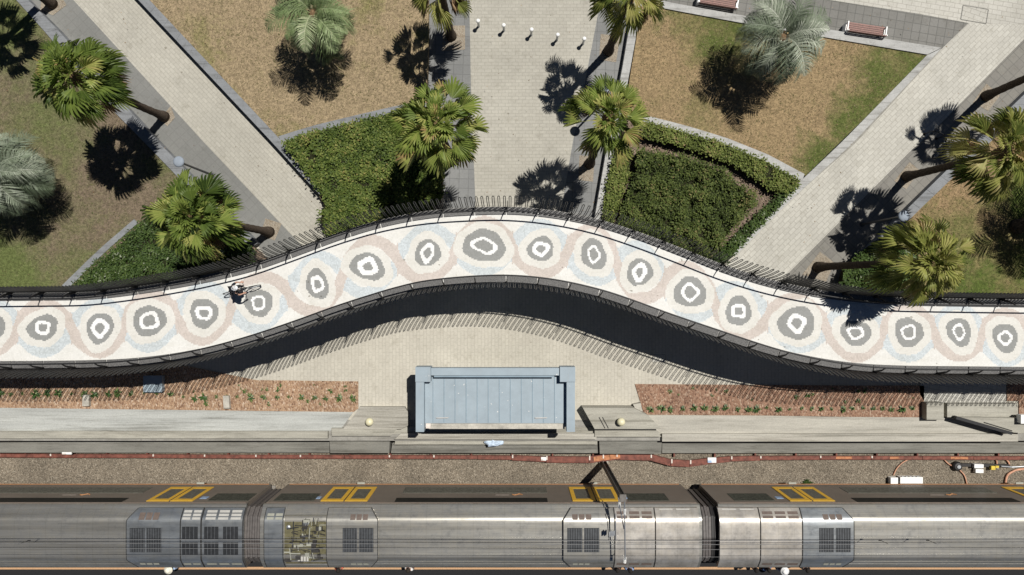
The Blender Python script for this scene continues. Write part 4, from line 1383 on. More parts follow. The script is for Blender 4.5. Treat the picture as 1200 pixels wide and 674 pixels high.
person('cyclist with white helmet and dark clothes riding over the bridge', cyc_pos + Vector((0, 0, 0.004)), cyc_rz, ride, (0.02, 0.022, 0.03), (0.025, 0.025, 0.03), (0.05, 0.03, 0.02), ('helmet', (0.75, 0.76, 0.77)))
bicycle('bicycle parked in the palm shade beside the right wall', P(1103, 172), math.radians(52))
# bike hoop
t = thing('bike_rack', 'black steel bike hoop in the palm shade beside the right path', 'bike rack', P(1090, 160), math.radians(-20))
bb = MB(); bb.tube([(-0.35, 0, 0), (-0.35, 0, 0.6), (-0.28, 0, 0.78), (0, 0, 0.85), (0.28, 0, 0.78), (0.35, 0, 0.6), (0.35, 0, 0)], 0.025, 8); bb.build('hoop', M['black_steel'], t, smooth=True)
for s in (-1, 1):
    bb = MB(); bb.lathe([(0.07, 0.0), (0.07, 0.012)], 12, (s * 0.35, 0, 0)); bb.build('foot_plate', M['black_steel'], t)

rg = random.Random(3)
for (u, v, z, lb, sh, lg, hr, hat, rz) in (
        (197, 668.5, 1.7, 'person in wide white hat standing on the platform by the train', (0.35, 0.45, 0.6), (0.05, 0.05, 0.07), (0.1, 0.07, 0.04), ('hat', (0.78, 0.74, 0.62)), 1.4),
        (396, 669, 1.7, 'person in orange-red top on the platform by the open roof bay', (0.6, 0.13, 0.07), (0.05, 0.1, 0.07), (0.02, 0.017, 0.015), None, 1.9),
        (478, 669, 1.7, 'person in white top on the platform below the middle carriage', (0.75, 0.75, 0.74), (0.1, 0.1, 0.12), (0.03, 0.025, 0.02), None, 1.2),
        (724, 669, 1.7, 'person in black on the platform below the overhead line arm', (0.02, 0.02, 0.023), (0.02, 0.02, 0.02), (0.02, 0.017, 0.015), None, 1.6),
        (739, 669.5, 1.7, 'person in blue and white on the platform next to one in black', (0.2, 0.3, 0.5), (0.7, 0.7, 0.68), (0.02, 0.017, 0.015), None, 1.5),
        (887, 669, 1.7, 'person in dark clothes, leftmost of the group on the platform', (0.02, 0.02, 0.022), (0.03, 0.03, 0.03), (0.02, 0.017, 0.015), None, 1.0),
        (902, 669, 1.7, 'person in blue top in the group on the platform', (0.12, 0.2, 0.38), (0.03, 0.03, 0.04), (0.02, 0.017, 0.015), None, 2.0),
        (920, 670, 1.7, 'person with white cap in the group on the platform', (0.5, 0.5, 0.5), (0.05, 0.05, 0.05), (0.05, 0.04, 0.03), ('hat', (0.76, 0.76, 0.75)), 1.7),
        (947, 669, 1.7, 'person in black jacket, rightmost of the group on the platform', (0.018, 0.018, 0.02), (0.02, 0.02, 0.025), (0.02, 0.017, 0.015), None, 1.4)):
    p = P(u, v, z)
    person(lb, (p.x, p.y, 0.0), rz, stand(rg), sh, lg, hr, hat, rg.choice((SKIN, SKIN2)), 'passengers on the platform')

# ------------------------------------------------------------------ blue kiosk
kx0, kx1 = P(487, 0, 2.9).x, P(674, 0, 2.9).x
ky0, ky1 = P(0, 505, 2.6).y, P(0, 430, 2.9).y
kio = thing('kiosk', 'low blue-grey box building with seamed roof beside the railway', 'kiosk', ((kx0 + kx1) / 2, (ky0 + ky1) / 2, 0))
W, D = (kx1 - kx0), (ky1 - ky0)
bb = MB(); bb.box((0, -0.22, 1.2), (W - 0.4, D - 0.75, 2.4)); bb.build('wall', M['blue_paint'], kio)
bb = MB(); bb.box((0, 0.14, 2.44), (W - 0.5, D - 0.42, 0.1)); rp = bb.build('roof', M['blue_paint'], kio)
bb = MB()
for i in range(12):
    x = -W / 2 + 0.80 + i * (W - 1.5) / 11.5
    bb.box((x, 0.14, 2.50), (0.03, D - 0.5, 0.03))
bb.build('roof_seam', M['blue_paint_dark'], rp)
for sx in (-1, 1):
    bb = MB(); bb.box((sx * (W / 2 - 0.21), -0.2, 2.66), (0.40, D - 0.42, 0.5)); bb.build('side_beam', M['blue_paint'], kio)
    bb = MB(); bb.box((sx * (W / 2 - 0.37), D / 2 - 0.36, 2.62), (0.74, 0.72, 0.7)); bb.build('corner_pier', M['blue_paint'], kio)
bb = MB(); bb.box((0, D / 2 - 0.24, 2.63), (W - 1.5, 0.36, 0.46)); bb.build('front_beam', M['blue_paint'], kio)
bb = MB(); bb.box((-0.06, D / 2 - 0.47, 2.85), (W - 1.9, 0.07, 0.05)); bb.build('gutter', M['blue_paint_dark'], kio)
bb = MB(); bb.box((0.05, -D / 2 + 0.24, 2.30), (W - 1.05, 0.36, 0.24)); bb.build('sill', M['dirty_white'], kio)
for hx_ in (-W / 2 + 1.25, W / 2 - 1.65):
    bb = MB(); bb.tube([(hx_ - 0.3, -D / 2 + 0.62, 2.5), (hx_ - 0.27, -D / 2 + 0.62, 2.56), (hx_ + 0.27, -D / 2 + 0.63, 2.56), (hx_ + 0.3, -D / 2 + 0.63, 2.5)], 0.018, 6); bb.build('handle', M['rust_clip'], rp)
bb = MB(); bb.box((-W / 2 + 0.56, -D / 2 + 0.26, 2.32), (0.24, 0.34, 0.26)); bb.build('sill_block', M['rust_clip'], kio)

# ------------------------------------------------------------------ ledges by the railway
def block(name, label, cat, pts, z, mat, z0=0.0, mats=None):
    bb = MB()
    bb.prism(px(pts, z), z0, z)
    o = bb.build(name, M[mat])
    return tag(o, label, cat)


def slab(name, pts, z, mat, z0=-1.3):
    return struct(raised(name, pts, z, M[mat], z0))


slab('ledge_pavement', [(-320, 477), (0, 478), (414, 483), (398, 505), (-320, 505)], 0.06, 'conc_blue', -0.02)
slab('ledge_pavement_right', [(752, 487), (1200, 490), (1500, 491), (1500, 508), (775, 508), (760, 500)], 0.06, 'conc_pale', -0.02)
slab('ledge_pavement_middle', [(398, 503), (480, 500), (680, 501), (775, 503), (775, 509), (398, 509)], 0.05, 'conc_mid', -0.02)
cop = 'coping_wall'
block(cop, 'pale coping on the long retaining wall at the left', 'wall', [(-320, 505.5), (384, 505.5), (384, 514), (-320, 514)], 0.22, 'conc_mid', -1.3)
block(cop, 'pale coping strip in front of the blue kiosk', 'wall', [(470, 508), (699, 508), (699, 515), (462, 515)], 0.22, 'conc_pale', -1.3)
block(cop, 'pale coping on the long retaining wall at the right', 'wall', [(776, 508.5), (1193, 508.5), (1193, 517.5), (776, 517.5)], 0.22, 'conc_pale', -1.3)
block('retaining_wall', 'dark stained lower wall ledge along the tracks at the left', 'wall', [(-320, 513), (386, 513), (386, 530.5), (-320, 530.5)], -0.72, 'conc_dark', -1.32)
block('retaining_wall', 'dark lower wall ledge below the blue kiosk', 'wall', [(460, 519), (704, 519), (704, 531), (458, 531)], -0.55, 'conc_dark', -1.32)
block('retaining_wall', 'dark stained lower wall ledge along the tracks at the right', 'wall', [(776, 516), (1500, 516), (1500, 531), (776, 531)], -0.72, 'conc_dark', -1.32)
block('step_wall', 'narrow pale step between kiosk coping and lower wall', 'wall', [(464, 514), (700, 514), (700, 521), (462, 521)], -0.2, 'conc_mid', -1.32)
block('buttress', 'stained concrete buttress left of the blue kiosk', 'buttress', [(386, 510), (457, 510), (456, 531), (387, 531)], -0.35, 'conc_dark', -1.32)
block('buttress', 'stained concrete buttress right of the blue kiosk', 'buttress', [(702, 511), (776, 511), (775, 532), (703, 532)], -0.3, 'conc_dark', -1.32)
block('coping_slab', 'thick coping slab on top of the left buttress', 'coping', [(388, 502), (466, 502), (458, 511), (389, 511)], 0.26, 'conc_mid', -1.3)
block('coping_slab', 'thick coping slab on top of the right buttress', 'coping', [(697, 502), (768, 502), (775, 512), (697, 512)], 0.3, 'conc_mid', -1.3)
block('plinth', 'flat concrete plinth with a cream globe left of the kiosk', 'plinth', [(421, 477), (474, 477), (478, 483), (478, 499), (470, 503), (402, 503), (417, 484)], 0.3, 'conc_pale')
pl = block('plinth', 'raised concrete plinth with a cream globe right of the kiosk', 'plinth', [(683, 478), (742, 478), (760, 487), (775, 503), (697, 503)], 0.85, 'conc_mid')
for du in (0, 4):
    bb = MB()
    a, c = P(702 + du, 489, 0.856), P(709 + du, 502, 0.856)
    bb.bar(a, c, 0.045, 0.012)
    bb.build('slot', M['dirt'], pl)  # dark bar laid on top, standing in for shade inside a recess
for (u, v, z, lb) in ((434, 493.5, 0.3, 'cream globe lamp on the plinth left of the kiosk'), (727, 493.5, 0.85, 'cream globe lamp on the plinth right of the kiosk')):
    t = thing('globe_lamp', lb, 'lamp', P(u, v, z))
    bb = MB(); bb.ball((0, 0, 0.24), 0.21, (1, 1, 0.95), 20); bb.build('globe', M['globe'], t, smooth=True)
    bb = MB(); bb.lathe([(0.13, 0), (0.13, 0.03), (0.08, 0.05), (0.08, 0.1)], 14); bb.build('base', M['lamp_pole'], t)
block('concrete_block', 'square concrete block at the end of the right mulch bed', 'block', [(1086, 472), (1106, 472), (1106, 492), (1086, 492)], 0.5, 'conc_mid')
block('concrete_block', 'long concrete block below the white paved corner', 'block', [(1110, 473), (1192, 473), (1193, 489), (1110, 489)], 0.4, 'conc_mid')
bl = block('access_hatch', 'raised dark-edged concrete hatch at the lower right ledge', 'hatch', [(1124, 489), (1205, 490), (1205, 508), (1188, 507)], 0.65, 'conc_mid')
bb = MB()
bb.bar(P(1119, 489, 0.6), P(1184, 507.5, 0.6), 0.16, 0.25)  # added dark bar stands in for the shaded side and its shadow
bb.build('steel_edge', M['black_steel'], bl)
bb = MB(); bb.bar(P(1153, 495, 0.66), P(1186, 505, 0.66), 0.05, 0.03); bb.build('slot', M['dirt'], bl)  # dark bar drawn as the shaded inside of a slot
t = thing('junction_box', 'white junction box at the right edge of the ledge', 'box', P(1197, 490, 0.66))
bb = MB(); bb.box((0, 0, 0.15), (0.5, 0.42, 0.3)); bb.build('case', M['white'], t)
bb = MB(); bb.box((0, 0, 0.315), (0.54, 0.46, 0.03)); bb.build('lid', M['white'], t)
block('concrete_marker', 'pale concrete marker in the middle of the left mulch bed', 'marker', [(97, 463), (104, 463), (104, 476), (96, 476)], 0.25, 'dirty_white')
block('concrete_marker', 'pale concrete marker towards the right of the left mulch bed', 'marker', [(261, 464), (268, 464), (269, 479), (262, 479)], 0.25, 'dirty_white')
block('concrete_marker', 'pale rounded marker at the corner of the right mulch bed', 'marker', [(742, 474), (751, 472), (753, 486), (748, 487)], 0.3, 'conc_pale')
sheet('landing_pavement', [(1078, 440), (1179, 440), (1179, 472), (1084, 472), (1078, 462)], 0.05, M['pave_top'])
# low blue box in the shade of the bridge
t = thing('cable_cabinet', 'low blue cabinet half in the bridge shadow at the mulch bed', 'cabinet', P(183, 449, 0))
bb = MB(); bb.box((0, 0, 0.16), (0.95, 0.82, 0.32)); bb.build('case', M['blue_paint'], t)
bb = MB(); bb.box((0, 0, 0.335), (0.99, 0.86, 0.03)); bb.build('lid', M['blue_paint'], t)
# plastic bag on the ledge
bb = MB()
rq = random.Random(2)
bb.ball((0, 0, 0.12), 0.3, (1.7, 0.65, 0.55), 18)
bb.v = [tuple(Vector(p) + Vector(p).normalized() * mnoise.noise(Vector(p) * 5) * 0.13) for p in bb.v]
o = bb.build('plastic_bag', M['bag']); o.location = P(579, 518.5, -0.2)
tag(o, 'crumpled pale blue plastic bag lying below the kiosk', 'bag')

# ------------------------------------------------------------------ mulch beds and their plants
sheet('mulch_bed', [(-320, 425), (200, 425), (300, 445.5), (420, 447), (420, 479), (414, 483), (0, 478), (-320, 477)], 0.05, M['mulch'])
sheet('mulch_bed_right', [(744, 450), (1000, 452), (1083, 452), (1083, 490), (900, 487), (755, 486)], 0.05, M['mulch_dark'])
sheet('mulch_bed_corner', [(1180, 440), (1500, 440), (1500, 489), (1194, 488), (1194, 470), (1180, 470)], 0.05, M['mulch_dark'])


def strap_plant(seed, n=16, ln=0.26):
    rng = random.Random(seed)
    bb = MB()
    for i in range(n):
        a = rng.uniform(0, 2 * PI)
        e = rng.uniform(0.35, 1.2)
        d = Vector((math.cos(a), math.sin(a), 0)); s = Vector((-d.y, d.x, 0)); l = ln * rng.uniform(0.6, 1.15)
        p0 = d * 0.02; p1 = d * l * 0.5 * math.cos(e) + Vector((0, 0, l * 0.6 * math.sin(e))); p2 = d * l * (0.5 + 0.5 * math.cos(e)) + Vector((0, 0, l * 0.4 * math.sin(e)))
        w = 0.03
        bb.add([p0 - s * w, p0 + s * w, p1 + s * w, p2, p1 - s * w], [(0, 1, 2, 4), (4, 2, 3)], 0, rng.uniform(0.1, 0.95))
    return bb


protos = [strap_plant(i).build('bed_plant', M['strap'], tint=True) for i in range(3)]
small = [strap_plant(20 + i, 9, 0.15).build('bed_seedling', M['strap'], tint=True) for i in range(2)]
used = set()


def put(pl_, u, v, rng, label, cat, group):
    if pl_.name not in used:
        used.add(pl_.name); o = pl_
    else:
        o = pl_.copy(); C.objects.link(o)
    o.location = P(u, v, 0.05)
    o.rotation_euler = (0, 0, rng.uniform(0, 6))
    s = rng.uniform(0.5, 1.4)
    o.scale = (s, s, s)
    tag(o, label, cat, group)


rng = random.Random(77)
u = 2.0
while u < 415:
    put(rng.choice(protos), u, 461 + (4.5 if u > 205 else 0) + (0.0 if u < 300 else (u - 300) * 0.01) + rng.uniform(-1, 1), rng, 'small green strap-leaf plant in the row along the left mulch bed', 'plant', 'row of plants in the left mulch bed')
    u += rng.uniform(10, 17)
u = 762.0
while u < 1078:
    put(rng.choice(protos), u, 478.5 + rng.uniform(-1.2, 1.2), rng, 'small green strap-leaf plant in the row along the right mulch bed', 'plant', 'row of plants in the right mulch bed')
    u += rng.uniform(9, 14.5)
for i in range(16):
    put(rng.choice(small), rng.uniform(205, 416), rng.choice((452, 457, 472)) + rng.uniform(-2, 2), rng, 'tiny seedling in the orange mulch of the left bed', 'seedling', 'seedlings in the left mulch bed')
for i in range(18):
    put(rng.choice(small), rng.uniform(750, 1080), rng.choice((457, 464, 469)) + rng.uniform(-2, 2), rng, 'tiny seedling in the brown mulch of the right bed', 'seedling', 'seedlings in the right mulch bed')

# ------------------------------------------------------------------ the track
bz = -1.22
b = MB(); b.prism([(-200, -8.2), (200, -8.2), (200, YP + 0.02), (-200, YP + 0.02)], bz - 0.2, bz)
o = b.build('ballast', M['ballast']); o['kind'] = 'structure'
for (y, lb) in ((-10.95, 'rusty running rail nearest the wall, mostly under the train'), (-12.39, 'rusty running rail nearest the platform, under the train')):
    b = MB(); b.box((0, y, bz + 0.03), (160, 0.14, 0.02)); b.box((0, y, bz + 0.1), (160, 0.03, 0.14)); b.box((0, y, bz + 0.18), (160, 0.07, 0.04))
    tag(b.build('rail', M['rail']), lb, 'rail')
sl = MB(); sl.box((0, -11.67, bz + 0.01), (0.24, 2.5, 0.05))
sl0 = sl.build('sleeper', M['sleeper'])
tag(sl0, 'concrete sleeper under the rails beneath the train', 'sleeper', 'sleepers under the train')
sl0.location.x = -30
for i in range(1, 60):
    o = sl0.copy(); C.objects.link(o); o.location.x = -30 + i * 1.0

# loose stones as one mass
b = MB()
rng = random.Random(9)
for i in range(5200):
    x, y = rng.uniform(-29, 29), rng.uniform(-10.6, -8.75)
    r = rng.uniform(0.012, 0.034)
    c = Vector((x, y, bz + r * 0.5))
    pts = [c + Vector((rng.uniform(0.6, 1.2) * r * math.cos(a), rng.uniform(0.6, 1.2) * r * math.sin(a), 0)) for a in (0.3, 1.9, 3.3, 4.9)] + [c + Vector((rng.uniform(-.4, .4) * r, rng.uniform(-.4, .4) * r, r))]
    b.add(pts, [(0, 1, 4), (1, 2, 4), (2, 3, 4), (3, 0, 4)], rng.choice((0, 1, 2)))
o = b.build('loose_gravel', [plain('stone_a', (0.26, 0.225, 0.175), 0.9), plain('stone_b', (0.15, 0.125, 0.095), 0.9), plain('stone_c', (0.40, 0.36, 0.29), 0.9)])
o['kind'] = 'stuff'; o['label'] = 'loose grey and brown ballast stones beside the train'

# cable trough
tray = thing('cable_trough', 'long rust-red cable trough with a crooked stretch along the wall', 'cable trough', (0, 0, 0))
tp = [(-320, 533.3, 4), (0, 533.5, 4), (300, 534.8, 4), (560, 535.5, 4), (600, 536, 5), (640, 538, 7), (690, 538.5, 8), (706, 536.5, 8), (722, 534.5, 8), (762, 535.5, 8), (786, 542, 8), (808, 543, 8), (830, 540, 7), (856, 537.5, 6), (890, 536.5, 5), (960, 536, 4), (1200, 536.5, 4), (1500, 537, 4)]
zt = -0.95
pp = [(P(u, v, zt), w * 0.046) for u, v, w in tp]
rng = random.Random(4)
k = 0
for i in range(len(pp) - 1):
    (a, wa), (c, wc) = pp[i], pp[i + 1]
    d = c - a
    nsub = max(1, int(d.length / 2.4))
    for j in range(nsub):
        p0, p1 = a.lerp(c, j / nsub), a.lerp(c, (j + 1) / nsub)
        w = (wa + wc) / 2 * 0.9
        bb = MB()
        e = (p1 - p0).normalized() * 0.012
        bb.bar(p0 + e, p1 - e, w, 0.16)
        bb.bar(p0 + e + Vector((0, w * 0.5, 0.09)), p1 - e + Vector((0, w * 0.5, 0.09)), 0.025, 0.03)
        bb.bar(p0 + e + Vector((0, -w * 0.5, 0.09)), p1 - e + Vector((0, -w * 0.5, 0.09)), 0.025, 0.03)
        tr = bb.build('trough_segment', M['rust'], tray)
        if rng.random() < 0.3:
            bb = MB(); q = p0.lerp(p1, rng.uniform(0.2, 0.7)); f = p1 - p0; f.normalize()
            bb.bar(q + Vector((0, 0, 0.086)), q + f * rng.uniform(0.4, 1.0) + Vector((0, 0, 0.086)), w * 0.75, 0.012)
            bb.build('rust_patch', M['rust_bright'], tr)
        if rng.random() < 0.8:
            bb = MB(); bb.box(p0 + e * 3 + Vector((0, w * 0.3, 0.1)), (0.07, w * 0.7, 0.03)); bb.build('clip', M['rust_clip'], tr)
bb = MB()
for i in range(-14, 15):
    bb.box((i * 2.2, -8.72, -1.12), (0.08, 0.2, 0.2))
bb.build('bracket', M['rust'], tray)
for (u, v, w, h, lb) in ((79, 531, 11, 2.6, 'small white label box on the wall ledge at the left'), (834, 539, 10, 6, 'white and blue junction box on the crooked cable trough'), (637, 537.5, 6, 4, 'small pale plate on the cable trough below the kiosk')):
    z = -0.72 if u < 100 else zt
    t = thing('marker_box', lb, 'box', P(u, v, z + 0.1))
    bb = MB(); bb.box((0, 0, 0.03), (w * 0.046, h * 0.046, 0.06)); bb.build('case', M['white'], t)
    bb = MB(); bb.box((-w * 0.012, -h * 0.012, 0.065), (w * 0.02, h * 0.02, 0.008)); bb.build('plate', M['sign_blue'] if u > 800 else M['rust_clip'], t)

# track side equipment at the right
t = thing('track_cabinet', 'long white equipment box on the ballast at the right', 'equipment box', P(1064, 561, bz))
bb = MB(); bb.box((0, 0, 0.17), (1.22, 0.34, 0.34)); bb.build('case', M['white'], t)
bb = MB(); bb.box((-0.72, 0.02, 0.14), (0.16, 0.18, 0.26)); bb.build('socket', M['rubber'], t)
bb = MB()
for i in range(5):
    bb.box((-0.45 + i * 0.2, 0.185, 0.3), (0.09, 0.05, 0.05))
bb.build('latch', M['galv'], t)
t = thing('small_cabinet', 'small square white box left of the long white one', 'equipment box', P(1044, 562, bz))
bb = MB(); bb.box((0, 0, 0.16), (0.36, 0.36, 0.32)); bb.build('case', M['white'], t)
bb = MB(); bb.box((0, 0, 0.33), (0.39, 0.39, 0.025)); bb.build('lid', M['white'], t)
t = thing('point_machine', 'black and white points motor with yellow parts beside the track', 'points motor', P(1142, 547, bz), -0.02)
bb = MB(); bb.lathe([(0.24, 0), (0.26, 0.2), (0.2, 0.28), (0.05, 0.3)], 16, (-1.05, 0.05, 0)); bb.build('drum', M['rubber'], t)
bb = MB(); bb.lathe([(0.1, 0.3), (0.1, 0.33)], 12, (-1.05, 0.05, 0)); bb.build('drum_cap', M['galv'], t)
bb = MB(); bb.box((0.3, 0.12, 0.1), (3.0, 0.16, 0.14)); bb.build('bed', M['rubber'], t)
bb = MB(); bb.box((0.0, 0.12, 0.26), (0.5, 0.2, 0.2)); bb.box((0.08, -0.16, 0.2), (0.42, 0.2, 0.2)); bb.build('cover', M['white'], t)
bb = MB(); bb.box((0.82, 0.02, 0.22), (0.22, 0.2, 0.16)); bb.box((1.05, 0.08, 0.22), (0.16, 0.12, 0.12)); bb.build('handle', M['yellow'], t)
bb = MB(); bb.tube([(1.3, 0.1, 0.2), (1.9, 0.06, 0.18), (2.6, 0.12, 0.2)], 0.04, 8); bb.build('rod', M['galv'], t)
for (lb, pts, r) in (('thin red-brown hose curving over the ballast above the white boxes', [(1047, 557), (1051, 549), (1058, 542), (1068, 537)], 0.03),
                     ('orange hose running from the trough down to the train', [(1105, 537), (1112, 544), (1122, 549), (1130, 557), (1133, 567)], 0.035),
                     ('thick pale orange hose curving at the right edge of the photo', [(1178, 568), (1180, 558), (1186, 553), (1196, 550), (1230, 548)], 0.06),
                     ('short pale loop of hose over the points motor', [(1166, 537), (1168, 541), (1168, 548)], 0.045),
                     ('short orange loop of hose right of the pale one', [(1177, 537), (1182, 542), (1182, 548)], 0.045)):
    path = [P(u, v, bz + 0.08) for u, v in pts]
    fine = []
    for i in range(len(path) - 1):
        p0, p1, p2, p3 = path[max(i - 1, 0)], path[i], path[i + 1], path[min(i + 2, len(path) - 1)]
        for j in range(5):
            s = j / 5
            fine.append(0.5 * (2 * p1 + (p2 - p0) * s + (2 * p0 - 5 * p1 + 4 * p2 - p3) * s * s + (3 * p1 - p0 - 3 * p2 + p3) * s ** 3))
    fine.append(path[-1])
    bb = MB(); bb.tube(fine, r, 8)
    tag(bb.build('hose', M['hose'], smooth=True), lb, 'hose')
bb = MB()
rng = random.Random(31)
for i in range(60):
    a = rng.uniform(0, 6.28); d = Vector((math.cos(a), math.sin(a), 0)); s = Vector((-d.y, d.x, 0)); l = rng.uniform(0.1, 0.28)
    o_ = Vector((rng.uniform(-0.2, 0.2), rng.uniform(-0.12, 0.12), 0))
    bb.add([o_ - s * 0.03, o_ + s * 0.03, o_ + d * l + Vector((0, 0, 0.2))], [(0, 1, 2)], 0, rng.random())
o = bb.build('weed', M['strap'], tint=True); o.location = P(945, 566, bz)
tag(o, 'green weed growing in the ballast beside the train', 'weed')

# platform
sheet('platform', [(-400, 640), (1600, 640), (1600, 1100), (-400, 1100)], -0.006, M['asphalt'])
b = MB(); b.box((0, -14.44, 0.0), (120, 0.13, 0.012))
struct(b.build('platform_marking', M['orange_line']))
b = MB(); b.box((0, -13.5, -0.1), (120, 0.2, 0.19))
struct(b.build('platform_pavement_edge', M['conc_mid']))

# ------------------------------------------------------------------ train
YN, YS, ZR = -10.16, -13.22, 2.84
YM = (YN + YS) / 2


def roof_z(y, lift=0.0):
    a = (y - YM) / ((YN - YS) / 2)
    return 3.40 + lift - 0.05 * a * a - 0.74 * 1.53 * math.log1p(math.exp((abs(a) - 0.63) * 34)) / 34


def carriage(label, xc, half, windows, doors, hoods, bay=None):
    """All x are world positions; half = half length."""
    t = thing('train_carriage', label, 'train carriage', (xc, 0, 0), 0, 'carriages of the train')
    x0, x1 = -half, half
    # body shell
    bb = MB()
    sec = [(YS, -0.55), (YS, ZR), (YN, ZR), (YN, -0.55)]
    bb.v = [(x, y, z) for x in (x0 + 0.05, x1 - 0.05) for y, z in sec]
    for q in range(4):
        r = (q + 1) % 4
        bb.face((q, r, 4 + r, 4 + q))
    bb.face((3, 2, 1, 0)); bb.face((4, 5, 6, 7))
    bb.build('body', M['side'], t)
    # bogies and floor gear
    for bx in (x0 + 3.2, x1 - 3.2):
        bb = MB(); bb.box((bx, YM, -0.78), (2.9, 2.2, 0.3))
        bg = bb.build('bogie', M['dirt'], t)
        for wx in (-1.05, 1.05):
            for wy in (-0.72, 0.72):
                bb = MB()
                bb.tube([(bx + wx, YM + wy - 0.06, -0.6), (bx + wx, YM + wy + 0.06, -0.6)], 0.42, 18)
                bb.build('wheel', M['rail'], bg)
    # gutter line, cant rail, orange sill line
    bb = MB(); bb.box(((x0 + x1) / 2, YN + 0.012, ZR - 0.05), (x1 - x0 - 0.2, 0.03, 0.09)); bb.build('gutter', plain('gutter_rose', (0.34, 0.27, 0.23), 0.5, 0.3, 0.1), t)
    bb = MB(); bb.box(((x0 + x1) / 2, YN + 0.008, -0.52), (x1 - x0 - 0.3, 0.02, 0.05)); bb.build('sill_stripe', M['logo_orange'], t)
    # roof
    bb = MB()
    ny = 60
    ys = [YS - 0.02 + (YN - YS + 0.04) * i / ny for i in range(ny + 1)]
    ys = [min(max(y, YS), YN) if 0 < i < ny else y for i, y in enumerate(ys)]
    nx = 2
    for x in (x0, x1):
        for y in ys:
            bb.v.append((x, y, roof_z(y)))
        bb.v.append((x, YN + 0.02, ZR - 0.03)); bb.v.append((x, YS - 0.02, ZR - 0.03))
    n = ny + 3
    for i in range(ny):
        bb.face((i, i + 1, n + i + 1, n + i))
    bb.face((ny, ny + 1, n + ny + 1, n + ny)); bb.face((ny + 2, 0, n, n + ny + 2))
    for q0, rev in ((0, False), (n, True)):
        ring = [bb.v[q0 + i] for i in range(ny + 3)]
        bb.poly(list(reversed(ring)) if rev else ring)
    rf = bb.build('roof', M['roof'], t, smooth=False)
    for p in rf.data.polygons:
        p.use_smooth = len(p.vertices) == 4 and abs(p.normal.z) > 0.2
    bb = MB()                                                       # shallow ribs along the shoulders
    for y in (YN - 0.22, YN - 0.36, YN - 0.5, YS + 0.25, YS + 0.42):
        bb.bar((x0 + 0.4, y, roof_z(y) + 0.004), (x1 - 0.4, y, roof_z(y) + 0.004), 0.022, 0.016)
    for y in (YM + 0.08, YM - 0.42, YM - 0.72):
        bb.bar((x0 + 0.4, y, roof_z(y) + 0.003), (x1 - 0.4, y, roof_z(y) + 0.003), 0.018, 0.012)
    bb.build('roof_rib', M['roof'], rf)
    bb = MB()
    for x in (x0 + 1.0, x1 - 1.0):
        bb.box((x, YN - 0.03, ZR + 0.05), (0.16, 0.05, 0.05))
    bb.build('roof_marker', M['vent_white'], rf)

    def strip(bbx, xa, xb, y0, y1, lift, m=0, nseg=8):
        o_ = len(bbx.v)
        for i in range(nseg + 1):
            y = y0 + (y1 - y0) * i / nseg
            for x in (xa, xb):
                bbx.v.append((x, y, roof_z(y, lift)))
        for i in range(nseg):
            a = o_ + i * 2
            bbx.face((a, a + 1, a + 3, a + 2) if y1 > y0 else (a + 1, a, a + 2, a + 3), m)

    for h in hoods:
        xa, xb, mt, kind = h['x0'] - xc, h['x1'] - xc, h['m'], h.get('kind', '')
        bb = MB()
        o_ = 0
        nn = 44
        cut = 0.38 if kind in ('grille_r', 'grille_l') else 0.03
        Y0, Y1 = YS + 0.09, YN - 0.11
        lo, hi = [], []
        for i in range(nn + 1):
            y = Y0 + (Y1 - Y0) * i / nn
            e = min(y - Y0, Y1 - y)
            c = max(0, cut - e * 0.8)
            l_, r_ = xa + (c if kind == 'grille_l' else 0), xb - (c if kind == 'grille_r' else 0)
            lo.append((l_, y)); hi.append((r_, y))
        for i in range(nn + 1):
            bb.v += [(lo[i][0], lo[i][1], roof_z(lo[i][1], 0.13)), (hi[i][0], hi[i][1], roof_z(hi[i][1], 0.13))]
        for i in range(nn):
            bb.face((i * 2, i * 2 + 1, i * 2 + 3, i * 2 + 2))
        for side_, flip in ((lo, 0), (hi, 1)):
            for i in range(nn):
                (xa_, ya_), (xb_, yb_) = side_[i], side_[i + 1]
                q4 = [(xa_, ya_, roof_z(ya_, 0.13)), (xb_, yb_, roof_z(yb_, 0.13)), (xb_, yb_, roof_z(yb_) - 0.05), (xa_, ya_, roof_z(ya_) - 0.05)]
                bb.poly(q4[::-1] if flip else q4)
        for i_, flip in ((0, 0), (nn, 1)):
            (xa_, ya_), (xb_, yb_) = lo[i_], hi[i_]
            q4 = [(xa_, ya_, roof_z(ya_, 0.13)), (xa_, ya_, roof_z(ya_) - 0.05), (xb_, yb_, roof_z(yb_) - 0.05), (xb_, yb_, roof_z(yb_, 0.13))]
            bb.poly(q4[::-1] if flip else q4)
        ho = bb.build('roof_hood', M[mt], t)
        for p in ho.data.polygons:
            p.use_smooth = abs(p.normal.z) > 0.35
        # dark joint around the hood
        for side_ in ((lo, hi) if kind != 'bare' else ()):
            bb = MB()
            for i in range(nn):
                (xa_, ya_), (xb_, yb_) = side_[i], side_[i + 1]
                bb.bar((xa_, ya_, roof_z(ya_, 0.135)), (xb_, yb_, roof_z(yb_, 0.135)), 0.03, 0.02)
            bb.build('joint', M['seam'], ho)
